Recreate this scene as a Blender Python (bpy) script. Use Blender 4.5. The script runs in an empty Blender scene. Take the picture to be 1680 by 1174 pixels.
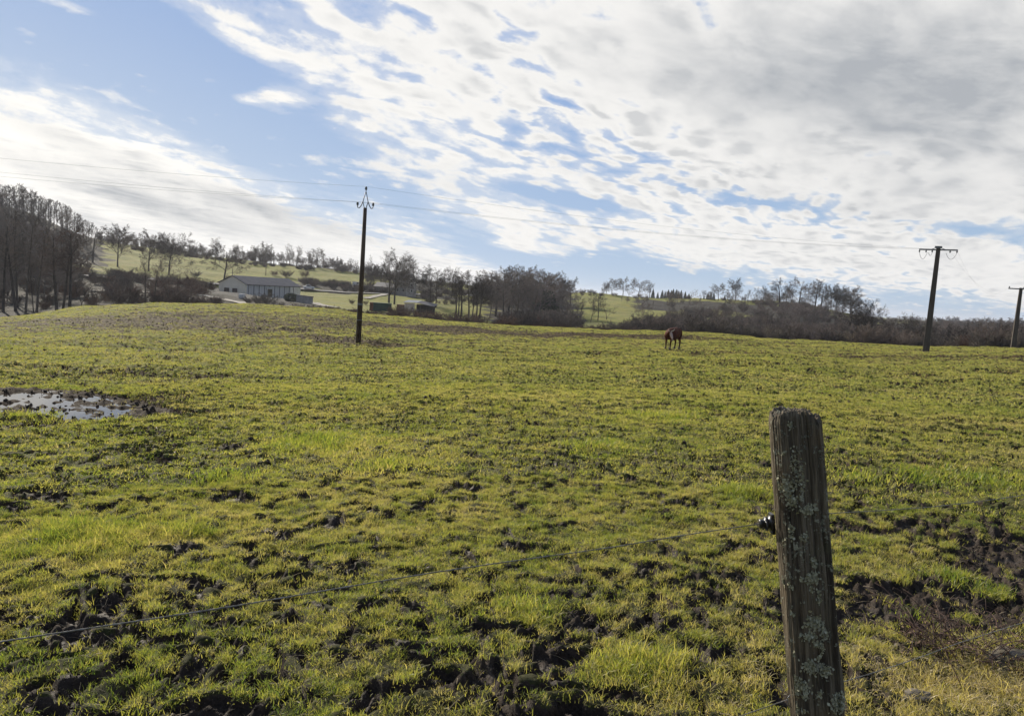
import bpy, bmesh, math, random
import numpy as np
from mathutils import Vector, Matrix, Euler

R = math.radians
C = bpy.context.scene.collection
random.seed(7)

# ------------------------------------------------------------------ camera
F = 1200.0                       # focal length in photo pixels (photo 1680 wide)
PITCH = math.atan((587 - 477) / F)
ROLL = R(4.0)
EYE = 1.6
cam_d = bpy.data.cameras.new('camera')
cam = bpy.data.objects.new('camera', cam_d)
C.objects.link(cam)
cam_d.sensor_fit = 'HORIZONTAL'
cam_d.sensor_width = 36.0
cam_d.lens = F / 1680 * 36
cam_d.clip_start = 0.05
cam_d.clip_end = 20000
CAMM = Matrix.Rotation(math.pi / 2 - PITCH, 3, 'X') @ Matrix.Rotation(ROLL, 3, 'Z')
cam.matrix_world = Matrix.Translation((0, 0, EYE)) @ CAMM.to_4x4()
bpy.context.scene.camera = cam

def ray(px, py):
    return (CAMM @ Vector(((px - 840) / F, -(py - 587) / F, -1.0))).normalized()

def azel(px, py):
    d = ray(px, py)
    return math.atan2(d.x, d.y), math.asin(d.z)

# ------------------------------------------------------------------ sun, sky, exposure
SUN_AZ, SUN_EL = R(-40), R(25)
sd = bpy.data.lights.new('sun', 'SUN')
sd.energy = 5.0
sd.angle = R(0.6)
sd.color = (1.0, 0.90, 0.74)
sun = bpy.data.objects.new('sun', sd)
C.objects.link(sun)
sun.rotation_euler = Vector((math.sin(SUN_AZ) * math.cos(SUN_EL), math.cos(SUN_AZ) * math.cos(SUN_EL), math.sin(SUN_EL))).to_track_quat('Z', 'Y').to_euler()

sc = bpy.context.scene
sc.view_settings.view_transform = 'Standard'
sc.view_settings.look = 'None'
sc.view_settings.exposure = 0.42
sc.view_settings.gamma = 1.0
sc.cycles.max_bounces = 6
sc.cycles.diffuse_bounces = 2
sc.cycles.glossy_bounces = 2
sc.cycles.transmission_bounces = 3
sc.cycles.transparent_max_bounces = 8
sc.cycles.volume_bounces = 0
sc.cycles.use_denoising = True

class S:
    """float socket with arithmetic, for writing shader maths"""
    t = None
    def __init__(s, k): s.k = k
    @staticmethod
    def m(op, *a, clamp=False):
        n = S.t.nodes.new('ShaderNodeMath'); n.operation = op; n.use_clamp = clamp
        for i, v in enumerate(a):
            if isinstance(v, S): S.t.links.new(v.k, n.inputs[i])
            else: n.inputs[i].default_value = v
        return S(n.outputs[0])
    def __add__(s, o): return S.m('ADD', s, o)
    def __radd__(s, o): return S.m('ADD', o, s)
    def __sub__(s, o): return S.m('SUBTRACT', s, o)
    def __rsub__(s, o): return S.m('SUBTRACT', o, s)
    def __mul__(s, o): return S.m('MULTIPLY', s, o)
    def __rmul__(s, o): return S.m('MULTIPLY', o, s)
    def __truediv__(s, o): return S.m('DIVIDE', s, o)
    def __neg__(s): return S.m('MULTIPLY', s, -1.0)

def sstep(x, lo, hi, a=0.0, b=1.0):
    n = S.t.nodes.new('ShaderNodeMapRange'); n.interpolation_type = 'SMOOTHSTEP'
    S.t.links.new(x.k, n.inputs[0])
    for i, v in enumerate((lo, hi, a, b)):
        if isinstance(v, S): S.t.links.new(v.k, n.inputs[i + 1])
        else: n.inputs[i + 1].default_value = v
    return S(n.outputs[0])

def vec(x, y, z=0.0):
    n = S.t.nodes.new('ShaderNodeCombineXYZ')
    for i, v in enumerate((x, y, z)):
        if isinstance(v, S): S.t.links.new(v.k, n.inputs[i])
        else: n.inputs[i].default_value = v
    return n.outputs[0]

def noise(v, scale, detail=4.0, rough=0.5, dist=0.0, dims='3D'):
    n = S.t.nodes.new('ShaderNodeTexNoise'); n.noise_dimensions = dims
    if v is not None: S.t.links.new(v, n.inputs['Vector'])
    n.inputs['Scale'].default_value = scale
    n.inputs['Detail'].default_value = detail
    n.inputs['Roughness'].default_value = rough
    n.inputs['Distortion'].default_value = dist
    return S(n.outputs[0])

def mixc(f, a, b, mode='MIX'):
    n = S.t.nodes.new('ShaderNodeMix'); n.data_type = 'RGBA'; n.blend_type = mode
    if isinstance(f, S): S.t.links.new(f.k, n.inputs[0])
    else: n.inputs[0].default_value = f
    for i, v in ((6, a), (7, b)):
        if isinstance(v, (tuple, list)): n.inputs[i].default_value = (*v[:3], 1)
        else: S.t.links.new(v, n.inputs[i])
    return n.outputs[2]

def build_sky():
    w = bpy.data.worlds.new('World'); sc.world = w; w.use_nodes = True
    t = w.node_tree; t.nodes.clear(); S.t = t
    out = t.nodes.new('ShaderNodeOutputWorld')
    bg = t.nodes.new('ShaderNodeBackground'); t.links.new(bg.outputs[0], out.inputs[0])
    bg.inputs[1].default_value = 0.080
    sky = t.nodes.new('ShaderNodeTexSky'); sky.sky_type = 'NISHITA'; sky.sun_disc = False
    sky.sun_elevation = SUN_EL; sky.sun_rotation = SUN_AZ
    sky.air_density = 1.1; sky.dust_density = 0.9; sky.ozone_density = 1.0; sky.altitude = 200
    tc = t.nodes.new('ShaderNodeTexCoord')
    sep = t.nodes.new('ShaderNodeSeparateXYZ'); t.links.new(tc.outputs['Generated'], sep.inputs[0])
    X, Y, Z = (S(sep.outputs[i]) for i in range(3))
    az = S.m('ARCTAN2', X, Y); el = S.m('ARCSINE', Z)
    zz = S.m('MAXIMUM', Z, 0.0) + 0.10
    # coordinates on a flat cloud layer, turned so that U runs along the rows of the mackerel sky
    def lay(px, py):
        d = ray(px, py); q = max(d.z, 0) + 0.10
        return np.array((d.x / q, d.y / q))
    a, b = lay(900, 205), lay(975, 250)
    u = (b - a) / np.linalg.norm(b - a)
    P0, P1 = X / zz, Y / zz
    U = P0 * float(u[0]) + P1 * float(u[1])
    W = P1 * float(u[0]) - P0 * float(u[1])
    n_big = noise(vec(P0, P1, 3.1), 0.42, 3, 0.5)
    n_mid = noise(vec(U * 0.8, W, 0.7), 1.25, 6, 0.60, 0.25)
    n_row = noise(vec(U * 0.26, W, 8.3), 4.6, 3, 0.5, 0.5)
    n_rip = noise(vec(U * 0.42, W, 2.2), 9.5, 3, 0.5, 0.3)
    def cells(v, scale, rnd=1.0):
        n = t.nodes.new('ShaderNodeTexVoronoi'); n.feature = 'SMOOTH_F1'; n.inputs['Scale'].default_value = scale; n.inputs['Smoothness'].default_value = 0.8; n.inputs['Randomness'].default_value = rnd
        n.inputs['Detail'].default_value = 1.0; n.inputs['Roughness'].default_value = 0.55
        t.links.new(v, n.inputs['Vector']); return S(n.outputs['Distance'])
    wob = (n_mid - 0.5) * 0.5
    n_cell = 0.62 - cells(vec(U * 0.55 + wob, W + wob, 4.4), 7.6)      # puffs set in rows
    n_fine = noise(vec(az, el * 2.4 + az * 0.35, 1.7), 8.0, 8, 0.64, 0.25)
    n_pix = noise(vec(az * 1.0, el * 1.5, 5.7), 30.0, 4, 0.6, 0.2)
    def half(p, q, side=1):
        """signed angular distance from the line through two photo points, positive above it"""
        (a0, e0), (a1, e1) = azel(*p), azel(*q)
        L = math.hypot(a1 - a0, e1 - e0); nx, ny = -(e1 - e0) / L, (a1 - a0) / L
        return (az * nx + el * ny - (nx * a0 + ny * e0)) * float(side)
    def blob(px, py, rx, ry, ang=0.0):
        """soft ellipse: 1 in the middle to 0 at its rim"""
        a0, e0 = azel(px, py); c, s_ = math.cos(-R(ang) - ROLL), math.sin(-R(ang) - ROLL)
        da, de = az - a0, el - e0
        x_ = (da * c + de * s_) / (rx / F); y_ = (de * c - da * s_) / (ry / F)
        return S.m('EXPONENT', -(x_ * x_ + y_ * y_))
    left = half((0, 118), (640, 352), -1)
    right = S.m('SMOOTH_MIN', half((300, 10), (715, 290)), half((680, 282), (1500, 352)), 0.05)
    cov_l = sstep(left, -0.05, 0.08, 0.0, 1.15)
    cov_r = sstep(right, -0.10, 0.22, 0.0, 1.25)
    cov = S.m('SMOOTH_MAX', cov_l - sstep(az, -0.12, 0.05) * 0.8, cov_r, 0.08)
    for args, k in (
        ((1400, 390, 420, 40, 4), 0.55), ((1250, 432, 300, 22, 3), 0.52), ((840, 366, 85, 26, 6), 0.95), ((850, 402, 60, 12, 3), 0.9),
        ((958, 395, 22, 10, 0), 0.9), ((1080, 372, 90, 18, 5), 0.55), ((456, 158, 36, 12, 0), 0.85), ((407, 165, 26, 8, 0), 0.75), ((90, 2, 70, 8, 0), 0.7),
        ((452, 182, 18, 6, 0), 0.5), ((597, 210, 22, 7, 0), 0.5), ((1570, 412, 40, 14, 0), 0.5), ((1400, 240, 420, 120, 12), 0.45), ((500, 395, 330, 40, 10), 0.35),
        ((1380, 130, 300, 120, 0), 0.5), ((595, 165, 60, 24, 14), 0.25), ((800, 60, 300, 90, 10), 0.22), ((1050, 320, 320, 22, 6), 0.30),
        # openings in the cloud
        ((855, 60, 70, 30, 35), -0.8), ((1165, 32, 70, 24, 30), -0.95), ((560, 20, 90, 34, 0), -0.35), ((940, 328, 140, 14, 4), -0.9), ((1250, 333, 150, 12, 3), -0.8), ((620, 60, 70, 20, 30), -0.35), ((700, 40, 60, 14, 25), -0.4), ((1290, 365, 60, 14, 0), -0.6),
        ((1400, 238, 110, 14, 14), -1.0), ((1500, 478, 300, 26, 5), -0.4), ((1450, 412, 90, 10, 0), -0.5), ((1120, 268, 160, 12, 18), -0.22), ((1590, 378, 120, 16, -4), -0.9), ((1010, 395, 90, 12, 0), -0.2),
        ((930, 208, 80, 12, 40), -0.25), ((1010, 450, 260, 22, 3), -0.3), ((1000, 60, 110, 30, 25), -0.25), ((1370, 362, 60, 16, 0), -0.4), ((690, 375, 120, 30, 8), -0.1)):
        cov = cov + blob(*args) * k
    for args, k in (((1400, 425, 420, 42, 3), 0.75), ((1100, 400, 200, 24, 4), 0.30), ((760, 215, 150, 60, 25), 0.42), ((1640, 440, 90, 20, 0), 0.3), ((500, 400, 300, 26, 6), 0.35), ((200, 400, 400, 60, 8), 0.4), ((1560, 330, 260, 60, 0), 0.5), ((1290, 425, 60, 10, 0), 0.2),
                    ((395, 60, 80, 20, 12), 0.40), ((470, 95, 90, 20, 12), 0.30), ((250, 60, 200, 50, 10), -0.35), ((420, 250, 200, 50, 25), -0.25), ((530, 20, 60, 16, 20), 0.5), ((1500, 470, 90, 16, 0), 0.25), ((345, 132, 16, 6, 0), 0.45), ((590, 130, 20, 8, 0), 0.45)):
        cov = cov + blob(*args) * k
    cov = cov - blob(930, 225, 330, 100, 20) * 0.34
    ripple = blob(1060, 225, 500, 120, 18)
    tex = n_mid * 0.40 + n_row * 0.30 + n_fine * 1.15 + n_big * 0.25 + n_pix * 0.42 - 1.285 + (n_cell + 0.19) * (ripple * 1.0 + 0.35) + (n_rip - 0.46) * ripple * 0.8
    dens = cov + tex * 1.85
    alpha = sstep(dens, 0.30, 0.92)
    thin = sstep(dens, -0.05, 0.60) * 0.34
    alpha = S.m('MAXIMUM', alpha, thin * sstep(cov, 0.05, 0.35))
    # thick parts turn grey, thin edges and the side near the sun stay white
    rows = (n_cell + 0.02) * (ripple * 0.9 + 0.30) + (n_row - 0.5) * 0.4 + (n_mid - 0.5) * 0.6 + (n_fine - 0.5) * 0.8
    soft = sstep(n_fine, 0.25, 0.70, 0.62, 1.05)
    shade = sstep(dens, 0.85, 2.1) * 0.26 + sstep(rows, -0.06, 0.34) * 0.24
    for args, k in (((1420, 125, 260, 62, 3), 0.50), ((1230, 150, 200, 45, 8), 0.16), ((1600, 60, 140, 90, 0), 0.18), ((1590, 190, 170, 70, 0), 0.25), ((1500, 290, 200, 60, 6), 0.16),
                    ((200, 318, 170, 18, 8), 0.55), ((500, 360, 160, 16, 8), 0.55), ((90, 222, 110, 18, 14), 0.28), ((390, 335, 120, 16, 8), 0.4), ((1300, 330, 240, 16, 4), 0.2), ((120, 360, 200, 16, 8), 0.3)):
        shade = shade + blob(*args) * (soft * k)
    shade = S.m('MINIMUM', shade, 0.92)
    glow = blob(-60, 260, 620, 330, 10)
    # clouds brighten towards the sun and are duller on the far side of the sky; unseen sky overhead and behind is thinned to cut fill light
    sv = (math.sin(SUN_AZ) * math.cos(SUN_EL), math.cos(SUN_AZ) * math.cos(SUN_EL), math.sin(SUN_EL))
    ca = X * sv[0] + Y * sv[1] + Z * sv[2]
    away = sstep(ca, -0.35, 0.25, 0.52, 1.0)
    alpha = alpha * sstep(Y + Z * 0.2, -0.15, 0.45, 0.55, 1.0) * sstep(el, 0.45, 0.75, 1.0, 0.35)
    lit = mixc(glow, (8.5, 8.4, 8.2), (10.4, 10.1, 9.5))
    ccol = mixc(shade, lit, (3.7, 3.95, 4.3))
    ccol = mixc(away, (0, 0, 0), ccol)
    # the sky itself, a little greyer and paler low down where the winter air is thick
    cap = mixc(1.0, sky.outputs[0], (3.6, 4.6, 6.6), 'DARKEN')
    sk = mixc(0.62, cap, (1.75, 3.30, 6.6))
    sk = mixc(sstep(el, 0.42, 0.9), sk, (1.0, 2.1, 4.6))  # zenith above the view deepened to lower the fill light
    sk = mixc(sstep(el, -0.04, 0.36, 0.80, 0.0), sk, (4.2, 5.6, 7.2))
    sk = mixc(blob(-100, 300, 620, 330, 10) * 0.45, sk, (6.6, 7.2, 7.8))
    col = mixc(alpha, sk, ccol)
    t.links.new(col, bg.inputs[0])
    w.cycles.sampling_method = 'MANUAL'; w.cycles.sample_map_resolution = 512
build_sky()

# ------------------------------------------------------------------ helpers
def tag(o, label=None, cat=None, group=None, kind=None):
    if label: o['label'] = label
    if cat: o['category'] = cat
    if group: o['group'] = group
    if kind: o['kind'] = kind
    return o

def empty(name, loc, rz=0.0, label=None, cat=None, group=None):
    o = bpy.data.objects.new(name, None); C.objects.link(o)
    o.location = loc; o.rotation_euler = (0, 0, rz); o.empty_display_size = 0.3
    return tag(o, label, cat, group)

def mesh_np(name, verts, faces, mat=None, parent=None, smooth=False, attrs=None, link=True):
    """faces: list of index arrays (n,3) or (n,4)"""
    me = bpy.data.meshes.new(name)
    verts = np.asarray(verts, np.float32)
    if not isinstance(faces, list): faces = [faces]
    faces = [np.asarray(f, np.int32) for f in faces if len(f)]
    me.vertices.add(len(verts)); me.vertices.foreach_set('co', verts.ravel())
    nl = sum(f.size for f in faces); nf = sum(len(f) for f in faces)
    me.loops.add(nl); me.polygons.add(nf)
    me.loops.foreach_set('vertex_index', np.concatenate([f.ravel() for f in faces]))
    tot = np.concatenate([np.full(len(f), f.shape[1], np.int32) for f in faces])
    start = np.concatenate(([0], np.cumsum(tot)[:-1])).astype(np.int32)
    me.polygons.foreach_set('loop_start', start); me.polygons.foreach_set('loop_total', tot)
    if smooth: me.polygons.foreach_set('use_smooth', np.ones(nf, bool))
    for k, v in (attrs or {}).items():
        a = me.attributes.new(k, 'FLOAT', 'POINT'); a.data.foreach_set('value', np.asarray(v, np.float32).ravel())
    me.update(calc_edges=True)
    if mat: me.materials.append(mat)
    o = bpy.data.objects.new(name, me)
    if link: C.objects.link(o)
    if parent: o.parent = parent
    return o

class MB:
    """collects simple shapes and links them as one mesh"""
    def __init__(s): s.v = []; s.f = []; s.n = 0
    def add(s, v, f):
        v = np.asarray(v, float); s.v.append(v)
        for q in f: s.f.append(tuple(i + s.n for i in q))
        s.n += len(v)
    def box(s, lo, hi):
        x0, y0, z0 = lo; x1, y1, z1 = hi
        s.add([(x0,y0,z0),(x1,y0,z0),(x1,y1,z0),(x0,y1,z0),(x0,y0,z1),(x1,y0,z1),(x1,y1,z1),(x0,y1,z1)],
              [(0,3,2,1),(4,5,6,7),(0,1,5,4),(1,2,6,5),(2,3,7,6),(3,0,4,7)])
    def tube(s, pts, r, n=8, cap=True, sq=None):
        pts = [Vector(p) for p in pts]
        rr = r if isinstance(r, (list, tuple)) else [r] * len(pts)
        up = None; rings = []
        for i, p in enumerate(pts):
            d = (pts[min(i + 1, len(pts) - 1)] - pts[max(i - 1, 0)]).normalized()
            if up is None:
                up = Vector((0, 0, 1)) if abs(d.z) < 0.9 else Vector((1, 0, 0))
            a = d.cross(up).normalized(); b = a.cross(d).normalized(); up = b
            rings.append([p + (a * math.cos(2 * math.pi * k / n) + b * math.sin(2 * math.pi * k / n)) * rr[i] for k in range(n)])
        v = [tuple(q) for ring in rings for q in ring]; f = []
        for i in range(len(pts) - 1):
            for k in range(n):
                f.append((i * n + k, i * n + (k + 1) % n, (i + 1) * n + (k + 1) % n, (i + 1) * n + k))
        if cap: f.append(tuple(range(n))[::-1]); f.append(tuple((len(pts) - 1) * n + k for k in range(n)))
        s.add(v, f)
    def lathe(s, prof, n=16, at=(0, 0, 0), axis=(0, 0, 1)):
        q = Vector((0, 0, 1)).rotation_difference(Vector(axis)); v = []
        for (r, z) in prof:
            for k in range(n):
                w = q @ Vector((r * math.cos(2 * math.pi * k / n), r * math.sin(2 * math.pi * k / n), z)) + Vector(at)
                v.append(tuple(w))
        f = [(i * n + k, i * n + (k + 1) % n, (i + 1) * n + (k + 1) % n, (i + 1) * n + k) for i in range(len(prof) - 1) for k in range(n)]
        f.append(tuple(range(n))[::-1]); f.append(tuple((len(prof) - 1) * n + k for k in range(n)))
        s.add(v, f)
    def prism(s, poly, y0, y1):
        """poly in x,z extruded along y"""
        n = len(poly)
        v = [(x, y0, z) for x, z in poly] + [(x, y1, z) for x, z in poly]
        f = [tuple(range(n)), tuple(range(2 * n - 1, n - 1, -1))] + [(k, k + n, (k + 1) % n + n, (k + 1) % n) for k in range(n)]
        s.add(v, f)
    def build(s, name, mat, parent=None, smooth=False, bevel=0):
        me = bpy.data.meshes.new(name)
        me.from_pydata([tuple(p) for p in np.concatenate(s.v)], [], s.f); me.update()
        bm = bmesh.new(); bm.from_mesh(me); bmesh.ops.recalc_face_normals(bm, faces=bm.faces); bm.to_mesh(me); bm.free()
        if smooth: me.polygons.foreach_set('use_smooth', [True] * len(me.polygons))
        me.materials.append(mat)
        o = bpy.data.objects.new(name, me); C.objects.link(o)
        if parent: o.parent = parent
        if bevel:
            b = o.modifiers.new('bevel', 'BEVEL'); b.width = bevel; b.segments = 2
        return o

def new_mat(name):
    m = bpy.data.materials.new(name); m.use_nodes = True; t = m.node_tree; S.t = t
    p = t.nodes['Principled BSDF']; p.inputs['Specular IOR Level'].default_value = 0.3
    return m, t, p

def attr(name, kind='GEOMETRY'):
    n = S.t.nodes.new('ShaderNodeAttribute'); n.attribute_name = name; n.attribute_type = kind
    return S(n.outputs['Fac'])

def coords(kind='Object'):
    return S.t.nodes.new('ShaderNodeTexCoord').outputs[kind]

def bump(h, strength, dist, p):
    n = S.t.nodes.new('ShaderNodeBump'); n.inputs['Strength'].default_value = strength; n.inputs['Distance'].default_value = dist
    S.t.links.new(h.k, n.inputs['Height']); S.t.links.new(n.outputs[0], p.inputs['Normal'])

def plain(name, c1, c2=None, scale=4.0, rough=0.8, metal=0.0, bmp=0.0, stretch=None, spec=0.3, dark=None):
    """two-tone weathered surface"""
    m, t, p = new_mat(name)
    c2 = c2 or tuple(x * 0.7 for x in c1)
    co = coords()
    if stretch:
        mp = t.nodes.new('ShaderNodeMapping'); mp.inputs['Scale'].default_value = stretch
        t.links.new(co, mp.inputs[0]); co = mp.outputs[0]
    n = noise(co, scale, 6, 0.6)
    t.links.new(mixc(sstep(n, 0.35, 0.65), c1, c2), p.inputs['Base Color'])
    p.inputs['Roughness'].default_value = rough; p.inputs['Metallic'].default_value = metal; p.inputs['Specular IOR Level'].default_value = spec
    if bmp: bump(noise(co, scale * 3, 5, 0.6), 0.6, bmp, p)
    return m

_rng = np.random.default_rng(11)
_perm = _rng.permutation(4096).astype(np.int64)
_ga = _rng.uniform(0, 2 * np.pi, 4096)
def perlin(x, y, seed=0):
    xi = np.floor(x).astype(np.int64); yi = np.floor(y).astype(np.int64); xf = x - xi; yf = y - yi
    def g(ix, iy, dx, dy):
        h = _ga[_perm[(_perm[(ix + seed * 37) & 4095] + iy) & 4095]]
        return np.cos(h) * dx + np.sin(h) * dy
    u = xf * xf * xf * (xf * (xf * 6 - 15) + 10); v = yf * yf * yf * (yf * (yf * 6 - 15) + 10)
    a = g(xi, yi, xf, yf); b = g(xi + 1, yi, xf - 1, yf); c = g(xi, yi + 1, xf, yf - 1); d = g(xi + 1, yi + 1, xf - 1, yf - 1)
    return (a + (b - a) * u + ((c + (d - c) * u) - (a + (b - a) * u)) * v) * 1.5

def smooth(x, lo, hi):
    t = np.clip((x - lo) / (hi - lo), 0, 1); return t * t * (3 - 2 * t)
# ------------------------------------------------------------------ terrain: height above the sea of grass as seen from the gate
PX = np.array([-300, 0, 150, 300, 450, 600, 750, 900, 1100, 1300, 1450, 1680, 1950], float)
DD = np.array([0, 50, 100, 125, 150, 200, 250, 300, 350, 400, 450, 550, 800, 2000, 9000], float)
H_ = 477 + .07 * (PX - 840)
TAB = {
 50:  [570, 557, 555, 555, 558, 563, 567, 571, 575, 584, 591, 600, 612],
 100: [532, 523, 504, 499.5, 503, 515.5, 529, 539, 546, 559, 568, 574, 580],
 125: [540, 535, 516, 510, 514, 524, 537, 546, 552, 563, 571, 574, 580],
 150: [518, 512, 503, 505, 508, 520, 532, 541, 552, 565, 573, 578, 585],
 200: [482, 480, 478, 480, 496, 506, 521, 534, 545, 558, 570, 576, 583],
 250: [442, 447, 452, 467, 487, 493, 505, 520, 532, 545, 565, 574, 580],
 300: [402, 410, 434, 452, 466, 479, 490, 505, 516, 528, 558, 571, 578],
 350: [365, 374, 410, 435, 453, 467, 479, 492, 504, 514, 549, 568, 575],
 400: [342, 348, 396, 421, 440, 456, 471, 483, 494, 504, 537, 565, 572],
 450: [336, 342, 390, 417, 433, 450, 467, 479, 490, 499, 528, 562, 570],
 550: [345, 350, 395, 420, 436, 452, 470, 483, 493, 503, 529, 557, 566],
 800: [365, 370, 404, 427, 441, 456, 473, 486, 496, 508, 531, 547, 552],
 2000: [400, 412, 428, 440, 450, 461, 475, 487, 498, 512, 524, 539, 556],
 9000: list(H_ + 1.0)}
ZT = np.zeros((len(DD), len(PX))); AZ = np.zeros(len(PX))
for j, px in enumerate(PX):
    AZ[j] = azel(px, 520)[0]
    for i, D in enumerate(DD):
        if D == 0: ZT[i, j] = 0; continue
        d = ray(px, TAB[int(D)][j]); ZT[i, j] = EYE + D * d.z / math.hypot(d.x, d.y)

def _pchip_slopes(x, y):
    h = np.diff(x)[:, None]; dl = np.diff(y, axis=0) / h; m = np.zeros_like(y)
    m[0] = dl[0]; m[-1] = dl[-1]
    a, b = dl[:-1], dl[1:]; w1 = 2 * h[1:] + h[:-1]; w2 = h[1:] + 2 * h[:-1]
    with np.errstate(divide='ignore', invalid='ignore'):
        hm = (w1 + w2) / (w1 / a + w2 / b)
    m[1:-1] = np.where(a * b > 0, hm, 0); return m
ZM = _pchip_slopes(DD, ZT)
ZM[0] = ZT[1] / 50

def base_z(x, y):
    x = np.asarray(x, float); y = np.asarray(y, float)
    D = np.clip(np.hypot(x, y), 0, 8999); a = np.arctan2(x, np.maximum(y, -1e9))
    a = np.clip(a, AZ[0], AZ[-1])
    j = np.clip(np.searchsorted(AZ, a) - 1, 0, len(AZ) - 2); ta = (a - AZ[j]) / (AZ[j + 1] - AZ[j])
    i = np.clip(np.searchsorted(DD, D, side='right') - 1, 0, len(DD) - 2)
    h = DD[i + 1] - DD[i]; t = (D - DD[i]) / h
    h00 = 2 * t**3 - 3 * t**2 + 1; h10 = t**3 - 2 * t**2 + t; h01 = -2 * t**3 + 3 * t**2; h11 = t**3 - t**2
    def col(jj):
        jj = np.clip(jj, 0, len(AZ) - 1)
        return h00 * ZT[i, jj] + h10 * h * ZM[i, jj] + h01 * ZT[i + 1, jj] + h11 * h * ZM[i + 1, jj]
    p0, p1, p2, p3 = col(j - 1), col(j), col(j + 1), col(j + 2)
    m1 = (p2 - p0) / 2; m2 = (p3 - p1) / 2; s = ta
    return (2*s**3 - 3*s**2 + 1) * p1 + (s**3 - 2*s**2 + s) * m1 + (-2*s**3 + 3*s**2) * p2 + (s**3 - s**2) * m2

def far_z(x, y):
    D = np.hypot(x, y); z = base_z(x, y)
    k = smooth(D, 115, 180) * np.minimum(D / 300, 1.5)
    return z + k * (perlin(x / 31, y / 31, 5) * 1.0 + perlin(x / 9, y / 9, 6) * 0.35)

def hit(px, py, d0=118.0, d1=1500.0, fz=None):
    """where the sight line through a photo point first meets the land beyond d0"""
    fz = fz or far_z
    d = ray(px, py); h = math.hypot(d.x, d.y); D = np.arange(d0, d1, 0.5 if d0 > 60 else 0.05)
    x = D * d.x / h; y = D * d.y / h; z = EYE + D * d.z / h
    k = np.nonzero(z <= fz(x, y))[0]
    i = k[0] if len(k) else int(np.argmin(z - fz(x, y)))
    return Vector((x[i], y[i], float(fz(x[i:i+1], y[i:i+1])[0])))

def at_D(px, py, D):
    d = ray(px, py); h = math.hypot(d.x, d.y)
    return Vector((D * d.x / h, D * d.y / h, EYE + D * d.z / h))

def gpos(px, D, py=520):
    p = at_D(px, py, D); return Vector((p.x, p.y, float(far_z(np.array([p.x]), np.array([p.y]))[0])))

# the wet hollow on the left holds a level sheet of water
PUD = hit(105, 662, 4, 40, base_z)
PUD_Z = PUD.z + 0.02

PC = [hit(-40, 668, 4, 40, base_z), hit(205, 655, 4, 40, base_z), hit(90, 638, 4, 40, base_z), hit(90, 712, 4, 40, base_z)]
PUX = (PC[1] - PC[0]); PUX.z = 0; PRX = 1.05; PUX.normalize(); PRY = abs((PC[2] - PC[3]).dot(Vector((-PUX.y, PUX.x, 0)))) / 2 * .62
PUD = (PC[0] + PC[1] + PC[2] + PC[3]) / 4; PUD_Z = float(base_z(np.array([PUD.x]), np.array([PUD.y]))[0])
print('puddle', PUD, PRX, PRY, PC)
def pud_r(dx, dy):
    u = dx * PUX.x + dy * PUX.y; v = dy * PUX.x - dx * PUX.y
    return np.sqrt((u / PRX) ** 2 + (v / PRY) ** 2)

def pud_w(x, y):
    dx = (x - PUD.x); dy = (y - PUD.y)
    r = pud_r(dx, dy)
    return 1 - smooth(r, 1.0, 1.45)

WET = []      # small water-filled prints: x, y, r, level
for px, py, r in ((178, 1012, .10), (355, 625, .16), (50, 700, .35), (365, 738, .22), (318, 620, .5), (390, 730, .2), (70, 815, .2), (130, 690, .35), (280, 757, .15)):
    q = hit(px, py, 1.5, 60, base_z); WET.append((q.x, q.y, r))

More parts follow.
